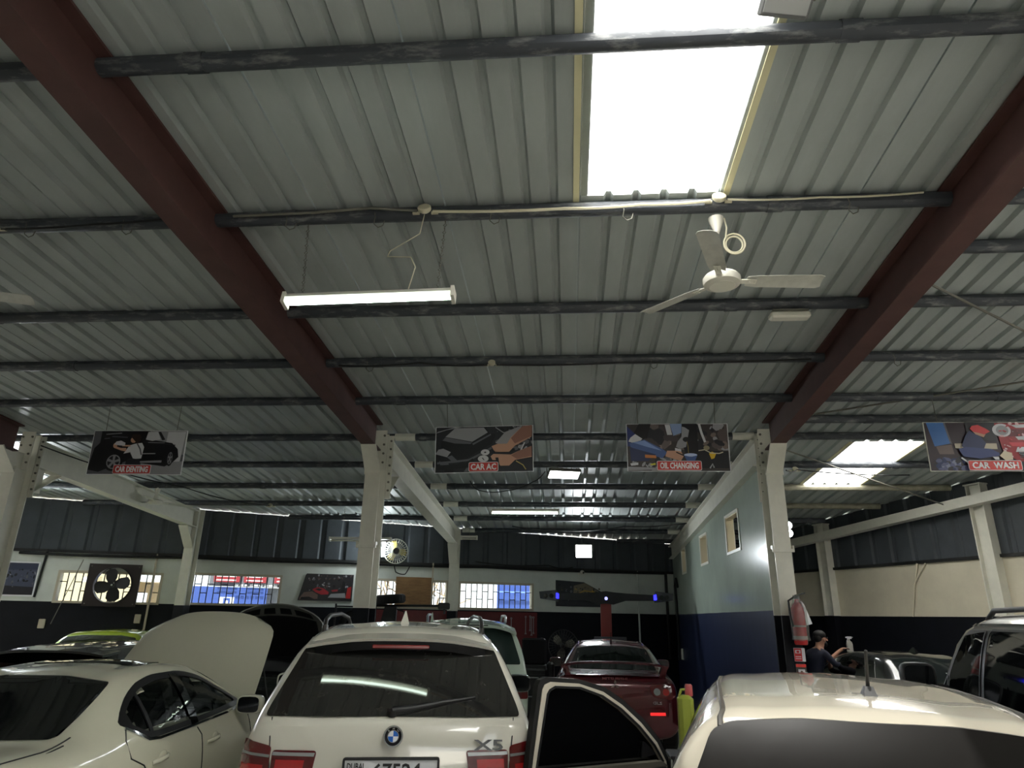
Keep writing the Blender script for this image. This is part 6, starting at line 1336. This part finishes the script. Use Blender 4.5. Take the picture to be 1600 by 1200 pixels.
# ------------------------------------------------------------------ person leaning on the black saloon
def skin_body(name, J, E, mats_fn, mats, parent, lv=1):
    me = bpy.data.meshes.new(name); me.from_pydata([p for p, r in J], E, []); o = bpy.data.objects.new(name, me); C.objects.link(o)
    md = o.modifiers.new('skin', 'SKIN'); md.use_smooth_shade = True
    for i, (p, r) in enumerate(J): me.skin_vertices[0].data[i].radius = (r, r) if not isinstance(r, tuple) else r
    me.skin_vertices[0].data[0].use_root = True
    sb = o.modifiers.new('sub', 'SUBSURF'); sb.levels = lv; sb.render_levels = lv
    dg = bpy.context.evaluated_depsgraph_get(); m2 = bpy.data.meshes.new_from_object(o.evaluated_get(dg)); o.modifiers.clear(); o.data = m2; bpy.data.meshes.remove(me)
    for m in mats: m2.materials.append(m)
    for f in m2.polygons: f.material_index = mats_fn(f.center); f.use_smooth = True
    o.parent = parent; return o
g = root('person', 'bearded person in a dark navy shirt leaning on the black saloon', 'person', (3.60,11.15,0), R(-72))
# local frame: y = the way the person faces, x = to the right-hand side
J = [((0,0,.93),(.15,.11)),((0,.03,1.08),(.14,.10)),((0,.08,1.24),(.165,.11)),((0,.12,1.36),(.15,.09)),((0,.16,1.43),.055),((0,.19,1.49),(.062,.07)),((0,.21,1.56),(.078,.095)),((0,.205,1.62),(.06,.075)),
     ((.17,.12,1.36),.058),((.24,.24,1.20),.046),((.22,.44,1.22),.036),((.20,.55,1.31),.028),((.19,.62,1.36),(.042,.02)),
     ((-.17,.12,1.36),.058),((-.22,.26,1.22),.046),((-.20,.48,1.26),.036),((-.17,.62,1.37),.028),((-.16,.70,1.42),(.042,.02)),
     ((.09,-.01,.84),.09),((.10,.02,.48),.062),((.10,-.03,.10),.042),((.10,.10,.035),(.045,.03)),((-.09,-.01,.84),.09),((-.10,.02,.48),.062),((-.10,-.03,.10),.042),((-.10,.10,.035),(.045,.03))]
E_ = [(0,1),(1,2),(2,3),(3,4),(4,5),(5,6),(6,7),(3,8),(8,9),(9,10),(10,11),(11,12),(3,13),(13,14),(14,15),(15,16),(16,17),(0,18),(18,19),(19,20),(20,21),(0,22),(22,23),(23,24),(24,25)]
for b, sx in ((12,1),(17,-1)):
    bx, by, bz = J[b][0]
    for k, (dx, ln_) in enumerate(((-.032,.062),(-.011,.072),(.011,.067),(.031,.052))):
        i = len(J); J += [((bx+dx,by+.035,bz+.003),.009),((bx+dx*1.15,by+.035+ln_*.6,bz+.002),.008),((bx+dx*1.2,by+.035+ln_,bz-.016),.007)]; E_ += [(b,i),(i,i+1),(i+1,i+2)]
    i = len(J); J += [((bx-sx*.04,by-.005,bz),.010),((bx-sx*.062,by+.03,bz-.008),.008)]; E_ += [(b,i),(i,i+1)]
def who(c):
    if c.z < .07: return 3
    if c.z < .92: return 2
    if c.z > 1.42 or (abs(c.x) > .13 and c.y > .30) : return 0
    return 1
pb = skin_body('body', J, E_, who, [mat('skin', (176,128,104), .55), mat('navy_shirt', (22,26,46), .8), mat('dark_trousers', (24,24,28), .8), M_rub], g)
mb = MB(); mb.ball((0,.19,1.615), .095, 14, 0, (.92,1.02,.72)); mb.ball((0,.15,1.57), .085, 12, 0, (.95,.7,.8)); obj('hair', mb, mat('black_hair', (20,16,14), .7), g, 60)
mb = MB(); mb.ball((0,.255,1.485), .06, 12, 0, (1.05,.75,.75)); obj('beard', mb, mat('black_hair', (20,16,14)), g, 60)
mb = MB(); mb.hexa([(-.014,.30,1.53),(.014,.30,1.53),(.010,.295,1.57),(-.010,.295,1.57)], [(-.01,.328,1.532),(.01,.328,1.532),(.005,.312,1.57),(-.005,.312,1.57)]); obj('nose', mb, mat('skin', (176,128,104)), g, 60)
mb = MB()
for sx in (-1, 1): mb.ball((sx*.031,.296,1.572), .012, 8)
obj('eyes', mb, M_dark, g, 60)
mb = MB()
for sx in (-1, 1): mb.ball((sx*.082,.20,1.55), .028, 8, 0, (.35,.7,1.1))
obj('ears', mb, mat('skin', (176,128,104)), g, 60)
